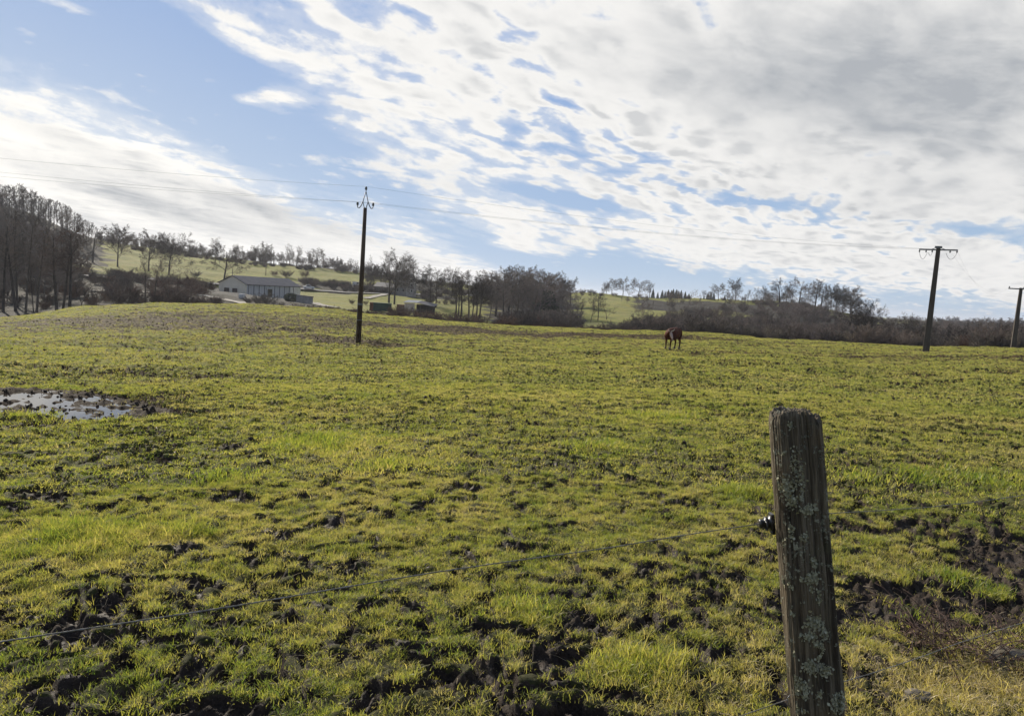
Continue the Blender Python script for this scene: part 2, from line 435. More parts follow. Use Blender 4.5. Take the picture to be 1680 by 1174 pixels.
def micro(x, y):
    """clods, hoof prints and grass pads of the field: returns height and mud share"""
    D = np.hypot(x, y); a = np.arctan2(x, y)
    wx = x + perlin(x * 2.3, y * 2.3, 21) * .16; wy = y + perlin(x * 2.3, y * 2.3, 22) * .16
    n1 = perlin(wx * 2.1, wy * 2.1, 1); n2 = perlin(wx * 4.9, wy * 4.9, 2); n3 = perlin(wx * 11, wy * 11, 3) * (1 - .6 * smooth(D, 25, 60))
    n4 = perlin(x * 13, y * 13, 4); n5 = perlin(x * 29, y * 29, 7); n0 = perlin(x * .33, y * .33, 8)
    n6 = perlin(x * 60, y * 60, 9)
    N = n2 * .40 + n3 * .52 + n1 * .18 + n0 * .12 + n4 * .34 * (1 - smooth(D, 20, 45)) + perlin(x * 1.1, y * 1.1, 16) * .16
    # how trodden the ground is: near the fence and along the tracks more, in the middle less
    th = np.interp(D, [0, 3.2, 4.5, 7, 12, 25, 60, 110], [-.07, -.06, -.03, -.02, -.02, .00, .02, .03])
    def spot(px, py, rx, ry, k, ang=0.):
        q = hit(px, py, 1.5, 116, base_z); c, s = math.cos(ang), math.sin(ang)
        u = (x - q.x) * c + (y - q.y) * s; v = (y - q.y) * c - (x - q.x) * s
        return -k * np.exp(-(u / rx) ** 2 - (v / ry) ** 2)
    th = th + spot(1670, 925, .65, .6, .7, .5) + spot(1600, 1000, .4, .3, .3) + spot(1440, 870, .8, .35, .22) + spot(1420, 1010, .45, .4, .3)
    th = th + spot(40, 655, 3.2, 2.4, .5) + spot(250, 527, 16, 9, .42) + spot(560, 561, 6, 2.0, .5) + spot(720, 540, 20, 7, .36) + spot(1000, 551, 18, 5, .32)
    th = th + spot(1580, 588, 14, 5, .26) + spot(320, 620, 3, 1.2, .35) + spot(1200, 582, 5, 2.5, .25) + spot(140, 888, .55, .40, -.5) + spot(1060, 1110, .26, .22, -.5)
    th = th + spot(1610, 1130, .5, .4, -.35) + spot(1090, 690, 2, 1.0, -.12) + spot(530, 730, 1.2, .8, -.25) + spot(1180, 800, .7, .4, -.2) + spot(820, 870, 1.5, .8, -.1)
    th = th + spot(60, 1050, .8, .5, .2) + spot(940, 1060, .5, .3, .12) + spot(1200, 1130, .4, .3, .15)
    pw = pud_w(x, y); th = th - pw * .75
    m = smooth(N - th, -.05, .10)
    fade4 = 1 - smooth(D, 14, 30); fade5 = 1 - smooth(D, 6, 12)
    clod = (1 - np.abs(n3) * 2) * .5 + (1 - np.abs(perlin(x * 9, y * 9, 12)) * 2) * .35
    h = n1 * .030 + n2 * .028 - n3 * .014 + (1 - m) * (.024 - n4 * .008)
    h = h - m * .060 * smooth(N - th, 0.0, .35)
    h = h + m * (clod * .034 + (n4 * .018 * fade4 + n5 * .012 * fade5 + n6 * .007 * fade5)) + (1 - m) * (n4 * .006 * fade4 + n5 * .006 * fade5)
    h = h + (perlin(x * .12, y * .12, 14) * .10 + perlin(x * .45, y * .45, 15) * .05) * smooth(D, 6, 30)
    h = h * (1 + .9 * smooth(D, 5, 15) + 1.0 * smooth(D, 20, 50))
    return h, m, pw

def field_z(x, y):
    h, m, pw = micro(x, y); z = base_z(x, y)
    hp = perlin(x * 1.6, y * 1.6, 91) * .045 + perlin(x * 4.3, y * 4.3, 92) * .050 + perlin(x * 9.5, y * 9.5, 93) * .032
    rr = pud_r(x - PUD.x, y - PUD.y); hp = hp + smooth(rr, .70, 1.1) * .040 - .020
    z = z + (PUD_Z - .008 - z) * pw; h = h * (1 - pw) + hp * pw
    for (cx, cy, r) in WET:
        w = np.exp(-(((x - cx) ** 2 + (y - cy) ** 2) / (r * 1.25) ** 2)); h = h - w * .06; m = np.maximum(m, w)
    return z + h, m

def grid_faces(nr, nc):
    i = np.arange(nr - 1)[:, None] * nc + np.arange(nc - 1)[None, :]
    return np.stack((i, i + nc, i + nc + 1, i + 1), -1).reshape(-1, 4)[:, ::-1]

# soil and grass of the field
def field_material():
    m, t, p = new_mat('pasture_soil_and_turf')
    mud = attr('mud'); tone = attr('tone'); dist = attr('dist')
    co = coords()
    n1 = noise(co, 38, 5, 0.7); n2 = noise(co, 5, 4, 0.6); n3 = noise(co, 170, 3, 0.6); n4 = noise(co, 1.1, 5, 0.65)
    soil = mixc(sstep(n1, 0.3, 0.7), (0.016, 0.011, 0.008), (0.052, 0.036, 0.025))
    soil = mixc(sstep(n2, 0.35, 0.75) * 0.5, soil, (0.040, 0.030, 0.023))
    dry = mixc(sstep(n3, 0.42, 0.62), (0.055, 0.060, 0.014), (0.24, 0.20, 0.075))
    turf = mixc(sstep(n1, 0.35, 0.62), (0.095, 0.115, 0.020), (0.215, 0.210, 0.050))
    turf = mixc(sstep(n3, 0.48, 0.60) * sstep(dist, 0.1, 0.6, 0.55, 0.25), turf, dry)
    turf = mixc(sstep(tone, 0.45, 0.9) * 0.5, turf, (0.17, 0.15, 0.05))
    turf = mixc(sstep(n4, 0.45, 0.75) * 0.35, turf, (0.15, 0.135, 0.05))
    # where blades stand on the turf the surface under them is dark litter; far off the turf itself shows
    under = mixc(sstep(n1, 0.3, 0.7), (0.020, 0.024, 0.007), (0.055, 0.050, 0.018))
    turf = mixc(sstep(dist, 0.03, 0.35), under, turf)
    f = S.m('ADD', mud, (n1 - 0.5) * 0.9)
    f = sstep(f, 0.42, 0.60)
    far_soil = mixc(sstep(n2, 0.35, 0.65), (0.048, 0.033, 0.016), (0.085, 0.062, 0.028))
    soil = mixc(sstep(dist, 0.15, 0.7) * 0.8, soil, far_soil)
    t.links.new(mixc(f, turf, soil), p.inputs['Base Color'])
    rough = mixc(f, (0.9,) * 3, mixc(sstep(n2 + dist * 0.8, 0.42, 0.62), (0.45,) * 3, (0.85,) * 3))
    t.links.new(rough, p.inputs['Roughness']); t.links.new(sstep(dist, 0.08, 0.30, 0.20, 0.05).k, p.inputs['Specular IOR Level'])
    bump(n1 * 0.6 + n3 * 0.4, 0.9, 0.02, p)
    return m

def land_material():
    m, t, p = new_mat('far_land')
    wood = attr('wood'); yard = attr('yard'); co = coords()
    n1 = noise(co, 0.22, 6, 0.65); n2 = noise(co, 1.4, 6, 0.7); n3 = noise(co, 0.05, 4, 0.6)
    g = mixc(sstep(n1, 0.35, 0.65), (0.160, 0.180, 0.024), (0.245, 0.220, 0.042))
    g = mixc(sstep(n2, 0.45, 0.70) * 0.5, g, (0.10, 0.095, 0.035))
    g = mixc(sstep(n3, 0.40, 0.65) * 0.4, g, (0.20, 0.185, 0.075))
    fl = mixc(sstep(n2, 0.35, 0.65), (0.016, 0.014, 0.011), (0.036, 0.030, 0.020))  # wood floor litter, darkened so its colour carries the shade under the trees
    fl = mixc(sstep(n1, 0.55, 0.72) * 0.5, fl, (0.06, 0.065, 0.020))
    yd = mixc(sstep(n2, 0.4, 0.6), (0.055, 0.052, 0.045), (0.10, 0.095, 0.083))
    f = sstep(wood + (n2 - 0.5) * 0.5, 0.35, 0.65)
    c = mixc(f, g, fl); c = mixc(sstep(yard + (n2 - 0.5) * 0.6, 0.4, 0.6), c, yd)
    t.links.new(c, p.inputs['Base Color']); p.inputs['Roughness'].default_value = 0.95
    bump(n2 * 1.0, 1.0, 0.5, p)
    return m

FAR_D = 118.0
def build_field():
    nr, nc = 1150, 1180
    a = np.concatenate((np.linspace(R(-58), R(-41), 91)[:-1], np.linspace(R(-41), R(41), 1000), np.linspace(R(41), R(58), 91)[1:]))
    d = np.concatenate((np.exp(np.linspace(math.log(1.0), math.log(FAR_D), nr - 8)), np.linspace(FAR_D + 1, FAR_D + 9, 8)))
    Dg, Ag = np.meshgrid(d, a, indexing='ij')
    x = Dg * np.sin(Ag); y = Dg * np.cos(Ag)
    z, m = field_z(x, y)
    z[-8:] -= np.linspace(0.1, 3.0, 8)[:, None]
    tone = perlin(x * .16, y * .16, 31) * .5 + .5 + perlin(x * .6, y * .6, 32) * .3
    mesh_np('field', np.stack((x, y, z), -1).reshape(-1, 3), grid_faces(nr, nc), field_material(), smooth=True,
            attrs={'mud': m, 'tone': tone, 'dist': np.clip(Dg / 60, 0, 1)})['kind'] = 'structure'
    # what lies beside and behind the viewer: the same field, coarser
    a = np.concatenate((np.linspace(R(57), R(303), 220),)); d = np.concatenate(([0.02], np.exp(np.linspace(math.log(0.6), math.log(FAR_D + 8), 150))))
    Dg, Ag = np.meshgrid(d, a, indexing='ij'); x = Dg * np.sin(Ag); y = Dg * np.cos(Ag); z, m = field_z(x, y); z = z - .03
    mesh_np('field_behind', np.stack((x, y, z), -1).reshape(-1, 3), grid_faces(len(d), len(a)), bpy.data.materials['pasture_soil_and_turf'], smooth=True,
            attrs={'mud': m, 'tone': m * 0 + .5, 'dist': m * 0 + 1})['kind'] = 'structure'
    a = np.linspace(R(-58), R(58), 200); d = np.linspace(0.02, 1.004, 40)
    Dg, Ag = np.meshgrid(d, a, indexing='ij'); x = Dg * np.sin(Ag); y = Dg * np.cos(Ag); z, m = field_z(x, y)
    mesh_np('field_edge', np.stack((x, y, z), -1).reshape(-1, 3), grid_faces(len(d), len(a)), bpy.data.materials['pasture_soil_and_turf'], smooth=True,
            attrs={'mud': m, 'tone': m * 0 + .5, 'dist': m * 0 + 1})['kind'] = 'structure'

def zone(x, y, boxes):
    """soft union of (px0, px1, D0, D1) patches of the far land"""
    a = np.arctan2(x, y); D = np.hypot(x, y); w = np.zeros_like(D)
    px = np.interp(a, AZ, PX) + perlin(x / 9, y / 9, 61) * 26; D = D + perlin(x / 12, y / 12, 62) * 18
    for (p0, p1, d0, d1) in boxes:
        k = smooth(px, p0 - 18, p0 + 18) * (1 - smooth(px, p1 - 18, p1 + 18)) * smooth(D, d0 - 10, d0 + 10) * (1 - smooth(D, d1 - 12, d1 + 12))
        w = np.maximum(w, k)
    return w

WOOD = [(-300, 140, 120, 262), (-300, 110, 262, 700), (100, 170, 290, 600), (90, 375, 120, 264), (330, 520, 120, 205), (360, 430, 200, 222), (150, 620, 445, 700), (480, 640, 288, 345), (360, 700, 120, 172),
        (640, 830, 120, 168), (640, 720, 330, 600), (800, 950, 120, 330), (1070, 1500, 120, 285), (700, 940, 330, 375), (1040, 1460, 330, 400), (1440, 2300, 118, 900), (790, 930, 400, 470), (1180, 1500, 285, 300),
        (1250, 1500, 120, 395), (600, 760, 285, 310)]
YARD = [(330, 500, 205, 262)]
def build_land():
    nr, nc = 420, 520
    a = np.linspace(R(-60), R(60), nc); d = np.concatenate((np.linspace(FAR_D, 620, nr - 80), np.exp(np.linspace(math.log(625), math.log(8900), 80))))
    Dg, Ag = np.meshgrid(d, a, indexing='ij'); x = Dg * np.sin(Ag); y = Dg * np.cos(Ag); z = far_z(x, y)
    z[0] -= .35
    lm = land_material()
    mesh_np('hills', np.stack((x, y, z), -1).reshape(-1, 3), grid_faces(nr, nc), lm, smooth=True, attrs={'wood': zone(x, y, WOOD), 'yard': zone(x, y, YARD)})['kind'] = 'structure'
    a = np.linspace(R(60), R(300), 90); d = np.exp(np.linspace(math.log(FAR_D), math.log(8900), 60))
    Dg, Ag = np.meshgrid(d, a, indexing='ij'); x = Dg * np.sin(Ag); y = Dg * np.cos(Ag); z = far_z(x, y) - .4
    mesh_np('hills_behind', np.stack((x, y, z), -1).reshape(-1, 3), grid_faces(60, 90), lm, smooth=True, attrs={'wood': z * 0, 'yard': z * 0})['kind'] = 'structure'

build_field(); build_land()

# standing water in the hollow and in the deeper prints
def water_material():
    m, t, p = new_mat('standing_water')
    p.inputs['Base Color'].default_value = (0.045, 0.036, 0.026, 1); p.inputs['Roughness'].default_value = 0.04
    p.inputs['Specular IOR Level'].default_value = 0.6; p.inputs['IOR'].default_value = 1.33
    bump(noise(coords(), 9, 3, 0.5), 0.05, 0.01, p)
    return m
WATER = water_material()
def disc(cx, cy, z, rx, ry, name):
    k = 40; v = [(cx, cy, z)] + [(cx + math.cos(2 * math.pi * i / k) * rx * (1 + .1 * math.sin(3.1 * i)), cy + math.sin(2 * math.pi * i / k) * ry, z) for i in range(k)]
    f = np.array([(0, 1 + i, 1 + (i + 1) % k) for i in range(k)])
    mesh_np(name, v, f, WATER)['kind'] = 'structure'
k_ = 60; a_ = np.arange(k_) * 2 * np.pi / k_; v_ = [(PUD.x + .98 * (PRX * math.cos(t) * PUX.x - PRY * math.sin(t) * PUX.y), PUD.y + .98 * (PRX * math.cos(t) * PUX.y + PRY * math.sin(t) * PUX.x), PUD_Z - .014) for t in a_]
mesh_np('puddle_water', [(PUD.x, PUD.y, PUD_Z - .014)] + v_, np.array([(0, 1 + i, 1 + (i + 1) % k_) for i in range(k_)]), WATER)['kind'] = 'structure'
for (cx, cy, r) in WET:
    g = np.linspace(-r, r, 9); gx, gy = np.meshgrid(cx + g, cy + g); zz = field_z(gx, gy)[0]
    disc(cx, cy, float(np.percentile(zz, 22)), r * 1.3, r * 1.3, 'puddle_water')

# ------------------------------------------------------------------ grass
def blade_material(name, rp):
    m, t, p = new_mat(name)
    t.nodes.remove(p)
    tint = attr('tint', 'INSTANCER'); hue = attr('hue')
    f = tint + (hue - 0.5) * 0.5
    r = t.nodes.new('ShaderNodeValToRGB'); t.links.new(f.k, r.inputs[0])
    el = r.color_ramp.elements
    while len(el) < len(rp): el.new(0.5)
    for e, (pos, c) in zip(el, rp): e.position = pos; e.color = (*c, 1)
    dif = t.nodes.new('ShaderNodeBsdfDiffuse'); tr = t.nodes.new('ShaderNodeBsdfTranslucent'); gl = t.nodes.new('ShaderNodeBsdfGlossy')
    gl.inputs['Roughness'].default_value = 0.5; gl.inputs['Color'].default_value = (1, 1, 1, 1)
    mx = t.nodes.new('ShaderNodeMixShader'); mx.inputs[0].default_value = 0.52
    mg = t.nodes.new('ShaderNodeMixShader'); mg.inputs[0].default_value = 0.03
    t.links.new(r.outputs[0], dif.inputs[0])
    t.links.new(mixc(0.8, r.outputs[0], mixc(1.0, r.outputs[0], (1.65, 1.75, 0.8), 'MULTIPLY')), tr.inputs[0])
    t.links.new(dif.outputs[0], mx.inputs[1]); t.links.new(tr.outputs[0], mx.inputs[2])
    t.links.new(mx.outputs[0], mg.inputs[1]); t.links.new(gl.outputs[0], mg.inputs[2])
    t.links.new(mg.outputs[0], t.nodes['Material Output'].inputs[0])
    return m
GRASS_M = blade_material('grass_blade', [(0.0, (0.100, 0.160, 0.025)), (0.30, (0.195, 0.225, 0.042)), (0.55, (0.320, 0.300, 0.078)), (0.85, (0.42, 0.34, 0.15)), (1.0, (0.46, 0.37, 0.20))])

def blades(rng, n, spread, h0, h1, wid, lean=0.5, segs=3):
    """a tuft of n curved tapering blades"""
    bx = rng.normal(0, spread * .5, n); by = rng.normal(0, spread * .5, n); hd = rng.uniform(0, 2 * np.pi, n)
    L = rng.uniform(h0, h1, n); ln = rng.uniform(.1, 1, n) * lean; w = wid * rng.uniform(.6, 1.25, n)
    V = []; Fq = []; Ft = []; hue = []; fa = rng.uniform(0, np.pi, n)
    hb = rng.uniform(0, 1, n)
    for i in range(n):
        b0 = len(V); dx, dy = math.cos(hd[i]), math.sin(hd[i]); sx, sy = math.cos(fa[i]), math.sin(fa[i])
        for k in range(segs):
            t = k / segs; ang = ln[i] * (t * 1.5)
            hz = L[i] * t * math.cos(ang * .6); ho = L[i] * t * math.sin(ang); ww = w[i] * (1 - t * .55) * .5
            V.append((bx[i] + dx * ho - sx * ww, by[i] + dy * ho - sy * ww, hz - .006)); V.append((bx[i] + dx * ho + sx * ww, by[i] + dy * ho + sy * ww, hz - .006))
            hue += [hb[i] * .6 + .25 * (1 - t)] * 2
        V.append((bx[i] + dx * L[i] * math.sin(ln[i] * 1.5), by[i] + dy * L[i] * math.sin(ln[i] * 1.5), L[i] * math.cos(ln[i] * .9) - .006)); hue.append(hb[i] * .6 + .1)
        for k in range(segs - 1): Fq.append((b0 + 2 * k, b0 + 2 * k + 1, b0 + 2 * k + 3, b0 + 2 * k + 2))
        Ft.append((b0 + 2 * segs - 2, b0 + 2 * segs - 1, b0 + 2 * segs))
    return V, [np.array(Fq, np.int32).reshape(-1, 4), np.array(Ft, np.int32)], hue

def proto_set(name, specs, mat):
    col = bpy.data.collections.new(name); rng = np.random.default_rng(5)
    for k, sp in enumerate(specs):
        V, Fc, hue = blades(rng, *sp)
        o = mesh_np('%s_%02d' % (name, k), V, Fc, mat, attrs={'hue': hue}, link=False); col.objects.link(o)
    return col

def scatter(name, pts, rot, scl, idx, tint, col, label, cat):
    me = bpy.data.meshes.new(name); me.vertices.add(len(pts)); me.vertices.foreach_set('co', np.asarray(pts, np.float32).ravel())
    for k, typ, v, key in (('rot', 'FLOAT_VECTOR', rot, 'vector'), ('scl', 'FLOAT_VECTOR', scl, 'vector'), ('idx', 'INT', idx, 'value'), ('tint', 'FLOAT', tint, 'value')):
        a = me.attributes.new(k, typ, 'POINT'); a.data.foreach_set(key, np.ascontiguousarray(v, np.int32 if typ == 'INT' else np.float32).ravel())
    o = bpy.data.objects.new(name, me); C.objects.link(o)
    tag(o, label, cat, kind='stuff')
    g = bpy.data.node_groups.new(name, 'GeometryNodeTree')
    g.interface.new_socket('Geometry', in_out='INPUT', socket_type='NodeSocketGeometry'); g.interface.new_socket('Geometry', in_out='OUTPUT', socket_type='NodeSocketGeometry')
    N = g.nodes.new; gi = N('NodeGroupInput'); go = N('NodeGroupOutput'); ip = N('GeometryNodeInstanceOnPoints'); ci = N('GeometryNodeCollectionInfo')
    ci.inputs['Collection'].default_value = col; ci.inputs['Separate Children'].default_value = True; ci.inputs['Reset Children'].default_value = True
    def na(nm, typ):
        n = N('GeometryNodeInputNamedAttribute'); n.data_type = typ; n.inputs['Name'].default_value = nm; return n.outputs['Attribute']
    L = g.links.new
    L(gi.outputs[0], ip.inputs['Points']); L(ci.outputs[0], ip.inputs['Instance']); ip.inputs['Pick Instance'].default_value = True
    L(na('idx', 'INT'), ip.inputs['Instance Index'])
    er = N('FunctionNodeEulerToRotation'); L(na('rot', 'FLOAT_VECTOR'), er.inputs[0]); L(er.outputs[0], ip.inputs['Rotation'])
    L(na('scl', 'FLOAT_VECTOR'), ip.inputs['Scale'])
    L(ip.outputs[0], go.inputs[0])
    md = o.modifiers.new('scatter', 'NODES'); md.node_group = g
    return o

def build_grass():
    rng = np.random.default_rng(3)
    near = proto_set('near_tuft', [(18, .042, .014, .040, .0030, 1.0), (16, .045, .012, .030, .0030, 1.3), (20, .04, .015, .045, .0028, .9), (14, .045, .010, .026, .0032, 1.4), (20, .05, .014, .038, .0028, 1.1), (10, .03, .02, .06, .003, .8)], GRASS_M)
    mid = proto_set('mid_tuft', [(22, .12, .02, .055, .0065, 1.0, 2), (20, .14, .015, .045, .007, 1.2, 2), (24, .12, .02, .05, .0065, 1.0, 2), (18, .10, .03, .07, .006, .8, 2)], GRASS_M)
    far = proto_set('far_tuft', [(26, .22, .03, .08, .016, 1.1, 1), (24, .26, .03, .07, .018, 1.2, 1), (26, .2, .04, .09, .015, 1.0, 1)], GRASS_M)
    lush = [(hit(px, py, 1.5, 100, base_z), r) for px, py, r in ((140, 888, .42), (1060, 1100, .22), (530, 732, .7), (1100, 690, .7), (985, 738, .4), (1230, 815, .3), (640, 770, .4), (1430, 790, .35), (1510, 790, .35), (370, 790, .3), (860, 1010, .15), (1490, 1010, .2), (1560, 960, .2), (300, 880, .2), (90, 690, .6), (1600, 790, .5))]
    def band(nm, d0, d1, dens, col, nv, s0, s1, label):
        aw = R(56) if d0 < 5 else (R(50) if d0 < 15 else R(44)); area = aw * (d1 * d1 - d0 * d0); n = int(area * dens)
        D = np.sqrt(rng.uniform(d0 * d0, d1 * d1, n)); a = rng.uniform(-aw, aw, n)
        x = D * np.sin(a); y = D * np.cos(a); z, m = field_z(x, y)
        pn = perlin(x * 3.3, y * 3.3, 41) * .5 + perlin(x * 9, y * 9, 42) * .3
        keep = (m < .34 + pn * .35) | (rng.uniform(0, 1, n) < .10 * (1 - m * .5))
        keep &= rng.uniform(0, 1, n) < np.clip(.75 + pn, .25, 1)
        keep &= ~((pud_w(x, y) > .3) & (z < PUD_Z))
        keep &= ~((m < .5) & (perlin(x * 8.5, y * 8.5, 43) < -.15) & (rng.uniform(0, 1, n) < .70))
        x, y, z, m, pn, D = (q[keep] for q in (x, y, z, m, pn, D)); n = len(x)
        lu = np.zeros(n)
        for q, r in lush: lu = np.maximum(lu, np.exp(-((x - q.x) ** 2 + (y - q.y) ** 2) / r ** 2))
        q = hit(1620, 1130, 1.5, 20, base_z); bank = np.exp(-((x - q.x) / .62) ** 2 - ((y - q.y) / .42) ** 2)
        s = rng.uniform(s0, s1, n) * (1 + .9 * lu + .45 * bank + pn * .35) * (1 - .25 * m)
        tint = .58 + perlin(x * .35, y * .35, 51) * .20 + perlin(x * 2.1, y * 2.1, 52) * .20 + perlin(x * 8, y * 8, 53) * .18 + rng.normal(0, .14, n) - .20 * lu + .42 * bank + m * .12
        dx = .03; zx = (base_z(x + .1, y) - base_z(x, y)) / .1
        rot = np.stack((rng.normal(0, .12, n), rng.normal(0, .12, n), rng.uniform(0, 6.28, n)), -1)
        scl = np.stack((s, s, s * rng.uniform(.5, 1.0, n) * (1 + .5 * lu) * (1 if d0 < 5 else .78)), -1)
        scatter(nm, np.stack((x, y, z), -1), rot, scl, rng.integers(0, nv, n), np.clip(tint, 0, 1), col, label, 'grass')
        print(nm, n)
    band('grass', 0.8, 7.5, 3600, near, 6, .75, 1.25, 'short yellow green pasture grass in tufts nearest the fence')
    band('grass', 7.5, 20, 520, mid, 4, .8, 1.25, 'short yellow green pasture grass in the middle of the field')
    band('grass', 20, 112, 55, far, 3, .8, 1.3, 'thin sunlit turf towards the far edge of the field')
build_grass()

def crumbs():
    """loose crumbs and clods of soil kicked up by hooves"""
    rng = np.random.default_rng(21); col = bpy.data.collections.new('soil_crumb'); mat = plain('crumbly_soil', (0.038, 0.027, 0.019), (0.014, 0.010, 0.007), 60, .8)
    for k in range(5):
        bm = bmesh.new(); bmesh.ops.create_icosphere(bm, subdivisions=2, radius=1)
        for v in bm.verts:
            f = 1 + .55 * float(perlin(np.array([v.co.x * 1.3 + k * 9]), np.array([v.co.y * 1.3 + v.co.z * 2.1]), 60 + k)[0]) + .25 * float(perlin(np.array([v.co.x * 4]), np.array([v.co.y * 4 + v.co.z * 5]), 66)[0])
            v.co *= f; v.co.z *= .7
        me = bpy.data.meshes.new('soil_crumb'); bm.to_mesh(me); bm.free(); me.materials.append(mat); col.objects.link(bpy.data.objects.new('soil_crumb_%d' % k, me))
    for nm, d0, d1, dens, a0, a1 in (('soil_clods', 1.8, 8, 1500, .003, .011), ('soil_clods', 8, 28, 70, .012, .040), ('soil_clods', 28, 105, 12, .02, .055)):
        n = int(R(80) / 2 * (d1 * d1 - d0 * d0) * dens); D = np.sqrt(rng.uniform(d0 * d0, d1 * d1, n)); a = rng.uniform(R(-40), R(40), n); x = D * np.sin(a); y = D * np.cos(a)
        z, m = field_z(x, y); k = (m > .45) | (rng.uniform(0, 1, n) < (.02 if d0 < 5 else .05)); k &= (perlin(x * 7, y * 7, 71) > -.1); x, y, z = x[k], y[k], z[k]; n = len(x)
        s = a0 + (a1 - a0) * rng.uniform(0, 1, n) ** 3
        scatter(nm, np.stack((x, y, z + s * .2), -1), rng.uniform(0, 6.28, (n, 3)), np.stack((s, s * rng.uniform(.7, 1.3, n), s), -1), rng.integers(0, 5, n), np.full(n, .5), col, 'loose dark crumbs and clods of trodden soil' + (' near the fence' if d0 < 5 else ' further out' if d0 < 20 else ' far across the field'), 'soil')
        print(nm, n)
crumbs()
# ------------------------------------------------------------------ bare winter trees
UPR = ('slim', 'tall', 'alder', 'oak', 'broad')
def perp(d, rng):
    v = Vector((rng.uniform(-1, 1), rng.uniform(-1, 1), rng.uniform(-1, 1))); v -= d * v.dot(d)
    return v.normalized() if v.length > 1e-4 else Vector((1, 0, 0))

def grow(seed, H=16.0, kind='oak'):
    """segments (p, q, r0, r1, level) of a leafless tree"""
    rng = random.Random(seed); out = []
    P = dict(
        oak=dict(trunk=.62, r=.0165, lv=[(18, .46, 62, .18), (9, .50, 52, .04), (8, .54, 50, .06), (5, .62, 44, .1)], wig=.17, top=.26),
        broad=dict(trunk=.48, r=.019, lv=[(17, .54, 72, .12), (9, .50, 54, .02), (8, .54, 50, .05), (5, .62, 44, .1)], wig=.20, top=.22),
        slim=dict(trunk=.86, r=.013, lv=[(20, .22, 42, .3), (6, .5, 38, .2), (6, .55, 35, .2), (4, .6, 35, .2)], wig=.05, top=.34),
        tall=dict(trunk=.62, r=.017, lv=[(14, .34, 40, .35), (6, .5, 40, .15), (6, .55, 40, .1), (5, .6, 38, .1)], wig=.08, top=.30),
        alder=dict(trunk=.80, r=.016, lv=[(30, .25, 65, .05), (6, .5, 48, .0), (5, .55, 45, .0), (4, .6, 40, .0)], wig=.10, top=.45),
        forked=dict(trunk=.16, r=.026, lv=[(4, .70, 38, .25), (7, .48, 50, .1), (6, .5, 50, .1), (5, .6, 45, .1)], wig=.24, top=.3),
        bush=dict(trunk=.02, r=.010, lv=[(26, .72, 48, .30), (7, .42, 38, .15), (6, .5, 38, .1), (4, .6, 40, .1)], wig=.14, top=.2))[kind]
    def limb(p, d, L, r, lv, up):
        n = 4 if lv <= 1 else (3 if lv == 2 else 2); pts = [p]; dirs = [d]; q = p.copy()
        for i in range(n):
            d = (d + perp(d, rng) * P['wig'] * rng.uniform(.3, 1.2) * (1 if lv else .45) + Vector((0, 0, up)) * .35).normalized()
            q = q + d * (L / n); pts.append(q.copy()); dirs.append(d)
        rad = [r * (1 - .72 * i / n) for i in range(n + 1)]
        for i in range(n): out.append((pts[i], pts[i + 1], max(rad[i], .004), max(rad[i + 1], .003), lv))
        if lv >= len(P['lv']): return
        cnt, fr, ang, upn = P['lv'][lv]
        cnt = max(2, int(cnt * rng.uniform(.8, 1.2)))
        lo = (P['top'] if kind in UPR else .62) if lv == 0 else .22
        if kind == 'bush' and lv == 0: lo = 0.0
        for k in range(cnt):
            t = lo + (1 - lo) * (k + rng.uniform(0, 1)) / cnt; t = min(t, .999); i = min(int(t * n), n - 1); f = t * n - i
            b = pts[i].lerp(pts[i + 1], f); dd = dirs[i + 1]
            a = R(ang * rng.uniform(.55, 1.15)) * (1.0 if lv or kind in UPR else (1.15 - .55 * (t - lo) / (1 - lo)))
            nd = (dd * math.cos(a) + perp(dd, rng) * math.sin(a)).normalized()
            if lv == 0 and kind not in UPR:
                az = k * 2.4 + rng.uniform(-.3, .3); hv = Vector((math.cos(az), math.sin(az), 0)); nd = (Vector((0, 0, 1)) * math.cos(a) + hv * math.sin(a)).normalized()
            base = H if lv == 0 else L
            ln = base * fr * rng.uniform(.65, 1.1) * ((1.05 - .45 * t) if lv else (1.0 if kind not in UPR else 1.12 - (.6 if kind in ('oak', 'broad') else .5) * t))
            nr = min(rad[i] * .62, r * (.62 if lv == 0 else .52)) * (1.0 if kind not in UPR or lv else .55)
            limb(b, nd, ln, nr, lv + 1, upn)
    limb(Vector((0, 0, -.3)), Vector((rng.uniform(-.05, .05), rng.uniform(-.05, .05), 1)).normalized(), H * P['trunk'], H * P['r'], 0, 0.1)
    top = sorted(max(s[0].z, s[1].z) for s in out)[int(len(out) * .997)]
    k = H / top
    return [(a * k, b * k, ra, rb, lv) for a, b, ra, rb, lv in out]

